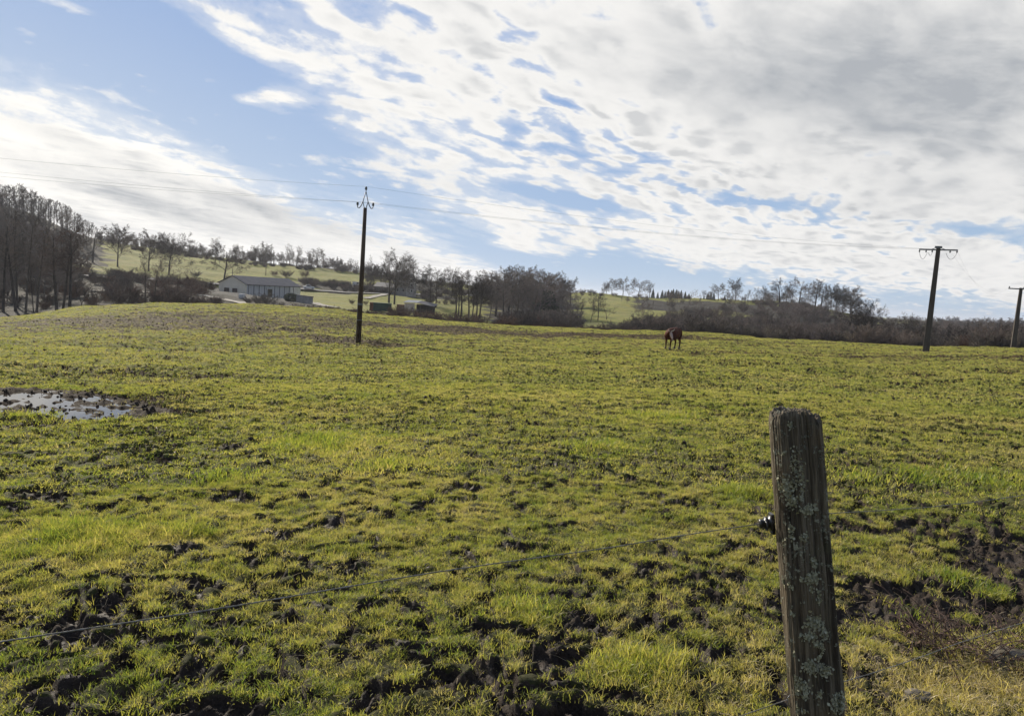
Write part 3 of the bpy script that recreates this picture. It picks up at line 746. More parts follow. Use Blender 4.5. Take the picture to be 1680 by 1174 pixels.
def seg_mesh(segs, boost=1.0, mn=0.0):
    """many thin prisms in one go"""
    A = np.array([tuple(s[0]) for s in segs]); B = np.array([tuple(s[1]) for s in segs])
    ra = np.maximum(np.array([s[2] for s in segs]) * boost, mn); rb = np.maximum(np.array([s[3] for s in segs]) * boost, mn * .6)
    n = 3 if len(segs) > 60 else 7
    d = B - A; d /= np.linalg.norm(d, axis=1, keepdims=True) + 1e-9
    ref = np.where(np.abs(d[:, 2:3]) < .9, np.array([[0, 0, 1.]]), np.array([[1., 0, 0]]))
    u = np.cross(d, ref); u /= np.linalg.norm(u, axis=1, keepdims=True); v = np.cross(d, u)
    V = np.zeros((len(segs), 2, n, 3))
    for k in range(n):
        c, s_ = math.cos(2 * math.pi * k / n), math.sin(2 * math.pi * k / n)
        V[:, 0, k] = A + (u * c + v * s_) * ra[:, None]; V[:, 1, k] = B + (u * c + v * s_) * rb[:, None]
    b = (np.arange(len(segs)) * 2 * n)[:, None]
    Fq = np.stack([np.concatenate((b + k, b + (k + 1) % n, b + n + (k + 1) % n, b + n + k), 1) for k in range(n)], 1).reshape(-1, 4)
    return V.reshape(-1, 3), Fq

def bark(name, a, b):
    """no two trees have quite the same bark"""
    m, t, p = new_mat(name); oi = t.nodes.new('ShaderNodeObjectInfo'); rnd = S(oi.outputs['Random']); n = noise(coords(), 2.2, 5, .6)
    c = mixc(sstep(n, .35, .65), a, b); k = sstep(rnd, 0.0, 1.0, 0.65, 1.35)
    hs = t.nodes.new('ShaderNodeHueSaturation'); t.links.new(c, hs.inputs['Color']); t.links.new(k.k, hs.inputs['Value']); t.links.new((rnd * 0.5 + 0.75).k, hs.inputs['Saturation'])
    t.links.new(hs.outputs[0], p.inputs['Base Color']); p.inputs['Roughness'].default_value = .9; return m
BARK = bark('bark_grey_brown', (0.085, 0.070, 0.056), (0.045, 0.038, 0.032))
TWIG = bark('twigs_brown_grey', (0.145, 0.118, 0.100), (0.092, 0.075, 0.064))
TWIG_D = bark('twigs_dark', (0.055, 0.044, 0.037), (0.034, 0.028, 0.024))
TWIG_R = bark('twigs_russet', (0.125, 0.080, 0.060), (0.080, 0.054, 0.043))
TWIG_W = bark('twigs_wood', (0.160, 0.134, 0.120), (0.105, 0.088, 0.078))
TWIG_P = bark('twigs_pale', (0.20, 0.17, 0.13), (0.13, 0.11, 0.088))

TREE_PROTO = {}
def tree_proto(kind, seed, far):
    key = (kind, seed, far)
    if key not in TREE_PROTO:
        H = dict(oak=16, broad=15, slim=17, tall=18, alder=17, forked=10, bush=4)[kind]
        segs = grow(seed, H, kind)
        tr = [s for s in segs if s[4] == 0]; cr = [s for s in segs if s[4] > 0]
        
        tv, tf = seg_mesh(tr, 1.0, .05); cv, cf = seg_mesh(cr, 1.0, .028 if far else .018)
        def me(n, v, f, m):
            o = mesh_np(n, v, f, m, smooth=True, link=False); d = o.data; bpy.data.objects.remove(o); return d
        TREE_PROTO[key] = (me('trunk', tv, tf, BARK), me('crown', cv, cf, TWIG), H)
    return TREE_PROTO[key]

GA = 'bare deciduous trees'
def put_tree(px, D, top, kind, label, group=None, seed=None, lean=0.0, wide=1.0, fat=1.0, mat=None, parts=True, far=None, cat='tree', name='bare_tree', sink=.1, py=None):
    """a tree rooted on the land at distance D (or where photo point px,py meets it) and as tall as the photo shows it"""
    g = hit(px, py) if py is not None else gpos(px, D)
    D = math.hypot(g.x, g.y)
    # top height: sight line through (px + a little, top)
    d = ray(px + 4, top); h = max((EYE + D * d.z / math.hypot(d.x, d.y)) - g.z, 1.2)
    rng = random.Random(hash((round(px), round(D), kind)) & 0xffff)
    seed = seed if seed is not None else rng.randrange(4)
    far = (D > 240) if far is None else far
    tm, cm, H = tree_proto(kind, seed, far)
    s = h / H; rz = rng.uniform(0, 6.28)
    if mat:
        key = (cm.name, mat.name)
        if key not in TREE_PROTO: c2 = cm.copy(); c2.materials[0] = mat; TREE_PROTO[key] = c2
        cm = TREE_PROTO[key]
    r = empty(name, (g.x, g.y, g.z - sink), 0, label, cat, group)
    sw = s * wide * rng.uniform(.9, 1.1)
    r.scale = (sw, sw, s); r.rotation_euler = (R(rng.uniform(-2, 2)), R(lean), 0)
    for nm, me in (('trunk', tm), ('crown', cm)):
        o = bpy.data.objects.new(nm, me); C.objects.link(o); o.parent = r; o.rotation_euler = (0, 0, rz)
        if nm == 'trunk' and fat != 1: o.scale = (fat, fat, 1)
    return r

def by_place(px, table):
    for lim, text in table:
        if px < lim: return text
    return table[-1][1]

def build_trees():
    T = put_tree
    # --- the row of tall trees behind the left end of the field
    G = 'tall bare trees at the left end of the field'
    T(5, 150, 352, 'alder', 'bare tree with leaning trunk, farthest left of those behind the field', G, 0, 1, mat=TWIG)
    T(26, 150, 362, 'alder', 'bare tree whose thin trunk leans left, second from the left edge', G, 1, -7)
    T(22, 170, 350, 'slim', 'slim straight bare tree behind the leaning one near the left edge', G, 1)
    T(29, 158, 345, 'slim', 'slim bare tree in the gap right of the leaning trunk at left', G, 2)
    T(42, 145, 348, 'slim', 'tall bare tree with one clean straight trunk behind left end of field', G, 0, fat=1.0)
    T(55, 146, 430, 'slim', 'short twin stem bending left beside a taller forked trunk', G, 3, -3)
    T(60, 145, 372, 'alder', 'taller bare tree rising from the forked pair of trunks', G, 2, 3)
    T(93, 146, 372, 'alder', 'thick ivy clad trunk with a russet twiggy crown at left', G, 3, fat=1.25, mat=TWIG_R)
    T(103, 146, 365, 'alder', 'russet bare tree leaning right, beside the thick dark trunk', G, 0, 7, fat=1.0, mat=TWIG_R)
    T(114, 145, 368, 'alder', 'russet bare tree with full crown, rightmost of the thick left trunks', G, 1, 2, fat=1.1, mat=TWIG_R, wide=1.2)
    T(134, 150, 440, 'forked', 'low twiggy russet tree at the foot of the thick left trunks', G, 1, mat=TWIG_R)
    T(187, 152, 448, 'forked', 'small open forked tree standing alone on the crest left of the barn', G, 2, parts=True)
    T(238, 158, 420, 'tall', 'bare tree on the stream bank with two lower neighbours to its right', G, 1)
    T(251, 158, 424, 'tall', 'thin bare tree with curved trunk on the stream bank', G, 2, 5)
    T(212, 165, 437, 'broad', 'low crooked bare tree spreading over the dark bank', G, 1)
    T(272, 160, 430, 'forked', 'low forked tree below the meadow left of the barn', G, 3)
    T(290, 165, 433, 'forked', 'wide twiggy tree nearest the barn on its left', G, 0, mat=TWIG_R)
    T(312, 170, 446, 'broad', 'low shrubby tree between the stream bank and the barn road', G, 2, mat=TWIG_R)
    # --- wood on the left hill
    GW = 'slender trees of the wood on the left hill'
    rng = random.Random(4)
    LW = 'slender bare tree in the dense wood on the left hillside'
    n = 0
    for px in np.arange(-14, 150, 4.4):
        top = np.interp(px, [-110, 0, 30, 50, 75, 100, 130, 150], [292, 301, 304, 315, 326, 335, 349, 364])
        T(px + rng.uniform(-2, 2), rng.uniform(350, 405), top + rng.uniform(-4, 5), rng.choice(['slim', 'tall', 'slim']), by_place(px, [(35, 'slender bare tree on the crest of the left wood, by the photo edge'), (75, 'slender bare tree on the crest of the left wood, upper half of its slope'), (115, 'slender bare tree on the crest of the left wood, lower half of its slope'), (999, 'slender bare tree at the low end of the left wood crest, beside the meadow')]), GW, far=True, wide=rng.uniform(.9, 1.3)); n += 1
    for px in np.arange(-10, 150, 11.0):
        D = rng.uniform(255, 345); g = gpos(px, D); top = np.interp(px, [-110, 0, 75, 150], [325, 335, 362, 392]) + rng.uniform(-10, 14) - (D - 300) * .12
        T(px + rng.uniform(-3, 3), D, top, rng.choice(['tall', 'slim', 'oak']), 'bare tree inside the left wood, below its crest and above the tall row', GW, far=True, wide=1.1)
    for px in np.arange(-4, 130, 22.0):
        T(px + rng.uniform(-4, 4), rng.uniform(190, 240), np.interp(px, [-60, 130], [372, 408]) + rng.uniform(-8, 12), rng.choice(['tall', 'alder']), 'bare tree at the foot of the wood, behind the tall left row', 'trees at the foot of the left wood', far=True)
    # --- single trees on the left meadow and round the barn
    G = 'single trees on the left meadow'
    T(152, 0, 364, 'tall', 'bare tree where the wood ends and the bright meadow begins', G, 0, py=431, wide=1.3, fat=1.0)
    T(193, 0, 367, 'oak', 'bare tree on the bright meadow, leftmost of three in a line', G, 1, py=438, wide=1.05)
    T(244, 0, 375, 'oak', 'bare tree with spreading limbs in the middle of the meadow line', G, 2, py=445, wide=1.2)
    T(277, 0, 380, 'broad', 'bushy bare tree at the lower right end of the meadow line', G, 0, py=452, wide=1.1)
    T(367, 0, 398, 'oak', 'dark round crowned oak beside the left gable of the barn', G, 3, py=463, wide=1.25, mat=TWIG_D, fat=1.2)
    # --- the skyline from the meadow to the wooden pole
    G = 'trees on the skyline behind the barn'
    LS = 'small bare tree in the belt along the skyline above the barn'
    for px in np.arange(158, 345, 7.5):
        T(px + rng.uniform(-3, 3), 440 + rng.uniform(-8, 20), np.interp(px, [158, 215, 300, 345], [382, 381, 399, 402]) + rng.uniform(-6, 9), rng.choice(['tall', 'slim', 'oak']), by_place(px, [(215, 'small bare tree in the belt at the upper left end of the bright meadow'), (280, 'small bare tree in the belt above the middle of the bright meadow'), (999, 'small bare tree in the belt where the bright meadow narrows, left of the dark oak')]), 'tree belt above the left meadow', far=True, wide=1.3)
    for px in np.arange(380, 612, 6.0):
        T(px + rng.uniform(-2.5, 2.5), 445 + rng.uniform(-10, 20), np.interp(px, [380, 440, 500, 560, 612], [404, 406, 414, 424, 434]) + rng.uniform(-4, 10), rng.choice(['tall', 'slim', 'tall', 'oak']), by_place(px, [(420, 'small bare skyline tree above the left gable half of the barn'), (465, 'small bare skyline tree above the middle of the barn roof'), (510, 'small bare skyline tree above the white right end of the barn'), (560, 'small bare skyline tree above the parked car on the road'), (999, 'small bare skyline tree close left of the wooden pole')]), G, far=True, wide=1.25)
    for px, top, k, lb in ((351, 388, 'tall', 'slender tree standing tall behind the dark oak by the barn'), (384, 399, 'tall', 'bare tree just right of the dark oak on the skyline'), (424, 396, 'oak', 'tallest round tree on the skyline above the barn roof'),
                           (440, 399, 'slim', 'thin tall tree right of the round one above the barn'), (472, 399, 'tall', 'high bare tree above the right end of the barn roof'), (483, 402, 'tall', 'bare tree paired with its left neighbour above the barn end'),
                           (517, 406, 'oak', 'single taller tree midway between the barn and the wooden pole')):
        T(px, 440, top, k, lb, G, far=True, wide=1.15)
    # --- round the sheds and the stone house
    G = 'large trees round the sheds'; DK = dict(mat=TWIG_D)
    T(638, 0, 412, 'broad', 'big spreading oak left of the stone house, left trunk of two', G, 1, py=497, wide=1.12, mat=TWIG_D, fat=1.2, far=False)
    T(647, 0, 406, 'oak', 'tallest oak left of the stone house, right trunk of two', G, 2, py=499, wide=1.0, mat=TWIG_D, fat=1.1, far=False)
    T(610, 330, 432, 'oak', 'bare tree just right of the wooden pole behind the field', G, 1)
    T(622, 330, 427, 'broad', 'wide bare tree between the wooden pole and the big oaks', G, 2)
    T(600, 340, 434, 'oak', 'bare tree hidden partly by the wooden pole', G, 3)
    T(676, 340, 425, 'slim', 'slender tree right behind the grey roofed stone house', G, 1, wide=1.5)
    T(664, 360, 436, 'oak', 'bare tree behind the roof of the stone house', G, 0)
    T(706, 0, 434, 'oak', 'dark round crowned tree right of the white walled shed, left of a pair', G, 0, py=503, wide=1.15, mat=TWIG_D, far=False)
    T(715, 0, 436, 'oak', 'dark round crowned tree, right of the pair beside the shed', G, 3, py=505, wide=1.1, mat=TWIG_D, far=False)
    T(739, 300, 437, 'tall', 'pale thin crowned tree rising between two dark groups', G, 0, wide=1.3)
    T(692, 380, 446, 'oak', 'small bare tree on the rise between house and paired trees', G, 2)
    G = 'trees along the stream behind the field'
    for px, py, top, k, w, lb in ((748, 518, 442, 'alder', 1.1, 'leftmost trunk of the streamside trees right of the shed'), (752, 519, 455, 'tall', 1, 'thin trunk pressed against the leftmost streamside tree'), (757, 519, 443, 'alder', 1.3, 'leaning trunk, third of the streamside row'),
                                 (769, 521, 443, 'oak', 1.2, 'stout streamside tree with a dark dense crown'), (775, 520, 456, 'tall', 1, 'thin streamside stem just right of the stout one'), (782, 521, 447, 'alder', 1.1, 'streamside tree with slightly bent trunk'), (787, 523, 444, 'oak', 1.2, 'rightmost streamside tree before the thick copse')):
        T(px, 0, top, k, lb, G, random.Random(px).randrange(4), py=py, wide=w, fat=1.1, far=False, mat=TWIG_D)
    # --- the copse in the middle
    G = 'trees of the copse in the middle'
    for px, D, top, k, w, lb in ((801, 300, 443, 'oak', 1.1, 'bare tree at the left shoulder of the central copse'), (813, 230, 444, 'oak', 1.2, 'broad dark tree in the left part of the central copse'), (822, 300, 437, 'oak', 1.1, 'tall pale crowned tree in the central copse, left of its highest'),
                                 (834, 240, 438, 'broad', 1.1, 'wide tree in the thick of the central copse'), (842, 330, 433, 'oak', 1.1, 'highest tree of the central copse'), (858, 250, 435, 'oak', 1.05, 'dark many limbed oak with visible trunk in the copse'),
                                 (862, 330, 437, 'oak', 1.1, 'tree behind the dark oak of the copse'), (878, 280, 440, 'broad', 1.1, 'wide crowned tree right of the dark oak'), (889, 330, 443, 'oak', 1.0, 'tree above the dark evergreen of the copse'),
                                 (899, 260, 443, 'oak', 1.1, 'dense crowned tree rising behind the evergreen'), (913, 320, 449, 'tall', 1.4, 'narrow tree in the falling right side of the copse'), (921, 320, 452, 'oak', 1.0, 'small round tree near the right end of the copse'),
                                 (934, 320, 453, 'oak', 1.15, 'last tree at the right end of the copse, against the sky'), (848, 190, 462, 'tall', 1.5, 'low brown tree in front of the copse'), (826, 180, 470, 'alder', 1.4, 'russet low tree at the left foot of the copse'),
                                 (874, 190, 470, 'alder', 1.4, 'brown twiggy tree at the middle foot of the copse')):
        T(px, D, top, k, lb, G, wide=w, far=False if D < 260 else True, fat=1.2)
    # --- hedgerow trees right of the gap
    G = 'trees on the slope in the middle distance'
    for px, py, top, k, ln, lb in ((930, 531, 487, 'tall', 0, 'thin bare tree in front of the green gap on the slope'), (947, 533, 488, 'tall', 12, 'bare tree leaning right across the green gap'), (969, 528, 492, 'tall', 10, 'leaning stem left of the forked tree on the slope'),
                                   (981, 526, 474, 'oak', 0, 'dark forked tree standing low on the slope right of the gap'), (995, 524, 490, 'forked', 6, 'small tree right of the dark forked one on the slope')):
        T(px, 0, top, k, lb, G, 2, ln, py=py, far=False)
    G = 'skyline trees above the cow'
    for px, top, k, w, lb in ((958, 472, 'forked', 1, 'small low tree on the skyline just right of the copse'), (968, 473, 'forked', 1.2, 'low bushy tree on the skyline right of the copse'), (985, 470, 'tall', 1.4, 'tree half way up the left flank of the paired skyline trees'), (992, 463, 'oak', 1.1, 'bare tree touching the left one of the paired skyline trees'),
                              (1001, 456, 'oak', 1.15, 'left one of two tall round skyline trees right of the gap'), (1019, 453, 'oak', 1.15, 'right one of two tall round skyline trees right of the gap'), (1029, 470, 'forked', 1.2, 'low tree under the right flank of the tall skyline pair'),
                              (1044, 456, 'broad', 1.05, 'open crowned tree standing free on the skyline above the slope'), (1063, 463, 'tall', 1.5, 'narrow tree on the skyline left of the conifer row'),
                              (1137, 474, 'forked', 1.5, 'low brown round tree between the two conifer rows'), (1176, 464, 'oak', 1.2, 'round dark crowned oak right of the conifer rows'), (1204, 455, 'oak', 1.15, 'tallest free standing oak of the right skyline'),
                              (1224, 474, 'tall', 1.4, 'thin pale tree right of the tallest free oak'), (1233, 478, 'forked', 1.2, 'low tree between the free oak and the crooked ones'), (1249, 468, 'broad', 1.1, 'crooked tree left of the ivy clad trunk'),
                              (1292, 474, 'oak', 1.0, 'small tree between the ivy clad trunk and the broad oak'), (1309, 454, 'broad', 1.15, 'broad domed oak on the right skyline'), (1335, 457, 'slim', 1.8, 'slender tree right of the broad domed oak'),
                              (1345, 463, 'tall', 1.4, 'thin tree on the skyline between domed oak and last group'), (1362, 464, 'oak', 1.0, 'dark tree at the left of the last skyline group'), (1370, 467, 'oak', 1.1, 'tree in the middle of the last skyline group'),
                              (1381, 471, 'oak', 1.0, 'lower tree right of the middle in the last skyline group'), (1395, 467, 'oak', 1.15, 'last high skyline tree before the slope drops'), (1404, 482, 'oak', 1.2, 'low tree on the falling edge of the skyline')):
        T(px, 440 if px < 1150 else 425, top, k, lb, G, wide=w, far=True, fat=1.1)
    T(1277, 380, 455, 'oak', 'ivy clad thick trunked tree on the right skyline', G, 0, wide=.95, fat=2.0, far=False)
    T(1286, 390, 470, 'tall', 'small tree leaning on the ivy clad one', G, 1, 5, wide=1.2)
    G = 'trees of the valley behind the right end of the field'
    for px, D, top, k, ln, w, lb in ((1432, 150, 489, 'oak', 0, 1.0, 'tall oak where the hill meets the valley wood'), (1415, 180, 500, 'broad', 0, 1.1, 'dark tree left of the tall valley oak'), (1462, 170, 520, 'oak', 0, 1.3, 'low dark tree left of the concrete pole'), (1486, 190, 511, 'tall', 0, 1.4, 'pointed crowned tree left of the concrete pole'),
                                     (1512, 140, 519, 'broad', 0, 1.25, 'wide limbed oak directly behind the concrete pole'), (1550, 140, 527, 'tall', 20, 1.3, 'tree leaning right beyond the concrete pole'), (1583, 150, 526, 'tall', 14, 1.4, 'thin leaning tree halfway between the concrete poles'),
                                     (1578, 150, 534, 'oak', 0, 1.3, 'grey bare tree halfway between the concrete poles'), (1604, 142, 528, 'forked', 12, 1.2, 'crooked tree stretching a limb to the right'), (1632, 150, 536, 'broad', 0, 1.2, 'brown low tree left of the farthest pole'),
                                     (1655, 150, 527, 'oak', 0, 1.1, 'oak just left of the farthest pole'), (1678, 145, 520, 'oak', 0, 1.2, 'dark oak at the right edge behind the field'), (1705, 145, 515, 'oak', 0, 1.2, 'oak beyond the right edge of the field')):
        T(px, D, top, k, lb, G, None, ln, wide=w, far=False, mat=TWIG_D)
    GF = 'trees of the far wood on the right horizon'
    for row, (D0, dy) in enumerate(((420, 8), (560, 3), (740, 0))):
        for px in np.arange(1445, 1690, (30, 22, 12)[row]):
            T(px + rng.uniform(-3, 3), D0 + rng.uniform(-25, 25), 519 + dy + (px - 1560) * .012 + rng.uniform(-1.5, 4) + max(0, px - 1640) * .06 * (row == 2), rng.choice(['oak', 'broad', 'oak']), by_place(px, [(1515, 'bare crown in the far wood left of the near concrete pole'), (1600, 'bare crown in the far wood just right of the near concrete pole'), (9999, 'bare crown in the far wood beside the farthest concrete pole')]), GF, far=True, wide=1.2)
build_trees()

# ------------------------------------------------------------------ conifers on the skyline
def needle_material():
    m, t, p = new_mat('conifer_needles')
    n = noise(coords(), 1.2, 4, .6)
    t.links.new(mixc(sstep(n, .35, .65), (0.020, 0.036, 0.022), (0.045, 0.065, 0.030)), p.inputs['Base Color']); p.inputs['Roughness'].default_value = .8
    return m
NEEDLE = needle_material()
def leafy(name, pts, size, mat, rng, parent=None, link=True):
    """small leaf shaped faces at given points"""
    P = np.asarray(pts); n = len(P); u = rng.normal(size=(n, 3)); u /= np.linalg.norm(u, axis=1, keepdims=True); v = np.cross(u, rng.normal(size=(n, 3))); v /= np.linalg.norm(v, axis=1, keepdims=True)
    s = (size * rng.uniform(.5, 1.3, n))[:, None]
    V = np.stack((P - u * s, P + v * s * .45, P + u * s, P - v * s * .45), 1).reshape(-1, 3)
    return mesh_np(name, V, np.arange(4 * n).reshape(-1, 4), mat, parent, link=link)

def build_conifers():
    rng = np.random.default_rng(9); protos = []
    for k in range(3):
        H = 10.; pts = []
        for z in np.linspace(.08, 1, 60):
            rad = (1 - z) ** .9 * H * (.20 + .04 * math.sin(z * 60 + k)) + .12; n = int(10 + rad * 22)
            a = rng.uniform(0, 6.28, n); r = rad * rng.uniform(.35, 1.1, n) ** .7
            pts.append(np.stack((r * np.cos(a), r * np.sin(a), z * H - r * .30 + rng.normal(0, .1, n)), -1))
        o = leafy('crown', np.concatenate(pts), .30, NEEDLE, rng, link=False); protos.append(o.data); bpy.data.objects.remove(o)
    tv, tf = seg_mesh([(Vector((0, 0, -.3)), Vector((0, 0, 9.5)), .16, .03, 0)]); to = mesh_np('trunk', tv, tf, BARK, link=False); tm = to.data; bpy.data.objects.remove(to)
    rows = [(1068, 474, 'leftmost conifer of the dark row on the skyline, a little apart'), (1076, 479, None), (1083, 476, None), (1088, 479, None), (1093, 475, None), (1098, 476, None), (1101, 474, 'tallest conifer in the middle of the dark skyline row'), (1106, 475, None), (1110, 478, None),
            (1114, 476, None), (1121, 478, 'conifer with a pointed top near the right end of the longer row'), (1127, 481, None), (1147, 486, None), (1152, 484, None), (1158, 480, 'first conifer of the shorter row right of the brown tree'), (1163, 479, None), (1168, 480, None), (1186, 483, None)]
    for px, top, lb in rows:
        g = gpos(px, 455); d = ray(px, top); h = EYE + 455 * d.z / math.hypot(d.x, d.y) - g.z
        r = empty('conifer', g, 0, lb or 'dark conifer close among others in the skyline row above the thicket', 'tree', 'conifers on the skyline')
        s = h / 10.; r.scale = (s * 1.25, s * 1.25, s)
        for nm, me in (('trunk', tm), ('crown', protos[int(rng.integers(3))])):
            o = bpy.data.objects.new(nm, me); C.objects.link(o); o.parent = r; o.rotation_euler = (0, 0, rng.uniform(0, 6))
    # the dark evergreen in the copse
    pts = []
    for cx, cy, cz, rr in ((0, 0, 3.2, 2.6), (1.6, .5, 2.2, 1.9), (-1.5, -.4, 2.6, 2.0), (.3, .3, 5.2, 1.8), (-.4, 0, 1.2, 2.2), (1.1, 0, 4.4, 1.3)):
        q = rng.normal(size=(1500, 3)); q /= np.linalg.norm(q, axis=1, keepdims=True); q *= rng.uniform(.45, 1.08, (1500, 1)) ** .5
        pts.append(np.array((cx, cy, cz)) + q * rr)
    g = gpos(894, 245); r = empty('holly_tree', g, 0, 'dark green evergreen tree inside the bare central copse', 'tree'); r.scale = (1.35, 1.35, 1.35)
    leafy('crown', np.concatenate(pts), .26, NEEDLE, rng, r); mesh_np('trunk', tv * .5, tf, BARK, r)
build_conifers()

# ------------------------------------------------------------------ brushwood (stuff) and single bushes
def bush_col(name, mat, boost):
    col = bpy.data.collections.new(name)
    for k in range(4):
        segs = [s for s in grow(50 + k, 4, 'bush')]
        v, f = seg_mesh(segs, boost, .022); o = mesh_np('%s_%d' % (name, k), v, f, mat, link=False); col.objects.link(o)
    return col

def brush(name, spots, col, label, h0, h1, seed, cat='brushwood'):
    rng = np.random.default_rng(seed); P = []; Sx = []
    for (p0, p1, d0, d1, n) in spots:
        for _ in range(n):
            px = rng.uniform(p0, p1); D = rng.uniform(d0, d1); g = gpos(px, D); P.append((g.x, g.y, g.z - .15)); s = rng.uniform(h0, h1) / 4; Sx.append((s * 1.2, s * 1.2, s))
    n = len(P); rot = np.stack((rng.normal(0, .05, n), rng.normal(0, .05, n), rng.uniform(0, 6.28, n)), -1)
    scatter(name, P, rot, Sx, rng.integers(0, 4, n), np.full(n, .5), col, label, cat)

BG_ = bush_col('grey_bush', TWIG, 1.0); BR_ = bush_col('russet_bush', TWIG_R, 1.0); BP_ = bush_col('pale_bush', TWIG_P, 1.0)
brush('thicket', [(1060, 1500, 122, 160, 60), (1040, 1480, 160, 230, 120), (1100, 1460, 230, 300, 120), (1180, 1460, 300, 390, 60), (1420, 1720, 125, 200, 40), (830, 950, 125, 240, 50)], BG_, 'grey brown leafless thicket covering the slope behind the field', 1.8, 4.4, 1)
brush('brown_thicket', [(820, 930, 122, 200, 40), (1060, 1260, 150, 260, 30), (1560, 1700, 130, 220, 24), (640, 820, 122, 150, 18), (-60, 150, 150, 300, 50), (150, 360, 150, 255, 90), (-60, 150, 190, 262, 40)], BR_, 'russet leafless scrub under the trees along the valley', 1.2, 3.2, 2)
brush('pale_scrub', [(1190, 1290, 122, 150, 14), (1080, 1200, 124, 160, 10), (1180, 1400, 160, 230, 24), (1300, 1390, 300, 380, 10), (1440, 1560, 130, 200, 14), (1150, 1420, 126, 170, 26), (1520, 1680, 126, 160, 12)], BP_, 'pale twiggy scrub at the foot of the slope', 1.6, 3.2, 3)
brush('bank_scrub', [(485, 640, 296, 335, 80), (150, 330, 238, 256, 24), (600, 700, 292, 320, 20), (690, 800, 260, 330, 30), (1060, 1400, 425, 450, 20), (156, 380, 438, 456, 46), (380, 615, 438, 460, 60), (940, 1060, 425, 445, 14), (1230, 1440, 385, 430, 60), (215, 345, 404, 412, 34), (352, 520, 398, 408, 34), (1000, 1100, 125, 150, 24)], BG_, 'dark leafless scrub on the shaded bank above the road', 1.4, 3.2, 4)
brush('hedge', [(478, 640, 132, 150, 60), (560, 830, 126, 142, 60), (830, 1060, 122, 134, 50)], BR_, 'low brown hedge along the far edge of the field', 1.0, 2.0, 5, 'hedge')

def far_wood():
    """the wooded slopes too dense to tell one tree from the next"""
    col = bpy.data.collections.new('wood_tree'); rng = np.random.default_rng(8)
    for k, (kind, sd_) in enumerate((('tall', 0), ('oak', 1), ('oak', 2), ('broad', 3), ('slim', 1))):
        segs = grow(sd_, 14, kind); v, f = seg_mesh(segs, 1.0, .020); col.objects.link(mesh_np('wood_tree_%d' % k, v, f, TWIG_W, link=False))
    P = []; Sx = []
    def fill(p0, p1, d0, d1, n, top, h):
        for _ in range(n):
            px = rng.uniform(p0, p1); D = rng.uniform(d0, d1); g = gpos(px, D); P.append((g.x, g.y, g.z - .2)); hh = rng.uniform(*h)
            if top: 
                d = ray(px, top(px) + rng.uniform(0, 5)); hh = min(hh, max(3, EYE + D * d.z / math.hypot(d.x, d.y) - g.z))
            s = hh / 14; Sx.append((s * 1.2, s * 1.2, s))
    fill(158, 345, 440, 470, 40, lambda p: np.interp(p, [158, 215, 300, 345], [384, 385, 402, 405]), (5, 10)); fill(380, 620, 440, 475, 60, lambda p: np.interp(p, [380, 440, 500, 560, 620], [408, 411, 419, 428, 440]), (6, 12))
    fill(1090, 1430, 395, 440, 26, lambda p: 474 + (p - 1200) * .02, (4, 8)); fill(600, 700, 330, 400, 16, lambda p: 440, (6, 11))
    lt = lambda p: np.interp(p, [-110, 0, 30, 50, 75, 100, 130, 150, 170], [300, 306, 310, 320, 332, 342, 356, 370, 384])
    fill(-110, 148, 262, 360, 34, lambda p: lt(p) + 14, (8, 14)); fill(-110, 120, 170, 262, 30, None, (7, 11)); fill(148, 345, 440, 475, 26, lambda p: np.interp(p, [148, 345], [386, 407]), (5, 9))
    rt = lambda p: np.interp(p, [1400, 1480, 1560, 1640, 1760], [512, 523, 522, 526, 533])
    fill(1450, 1760, 480, 800, 150, rt, (8, 14)); fill(1450, 1760, 300, 480, 60, lambda p: rt(p) + 6, (8, 13)); fill(1440, 1740, 170, 300, 40, lambda p: rt(p) + 10, (6, 11))
    fill(690, 800, 330, 370, 24, lambda p: 455, (4, 9)); fill(790, 930, 200, 360, 36, lambda p: 452 + abs(p - 855) * .1, (8, 14)); fill(1240, 1440, 300, 410, 40, lambda p: 488 + (p - 1240) * .06, (4, 9)); fill(1080, 1450, 126, 190, 30, lambda p: 508 + (p - 1100) * .06, (4, 8)); fill(1000, 1420, 200, 400, 60, lambda p: 484 + (p - 1100) * .03, (3, 7))
    n = len(P); rot = np.stack((rng.normal(0, .04, n), rng.normal(0, .04, n), rng.uniform(0, 6.28, n)), -1)
    scatter('wood', P, rot, Sx, rng.integers(0, 5, n), np.full(n, .5), col, 'dense bare deciduous wood filling the hillsides beyond the field', 'wood')
far_wood()
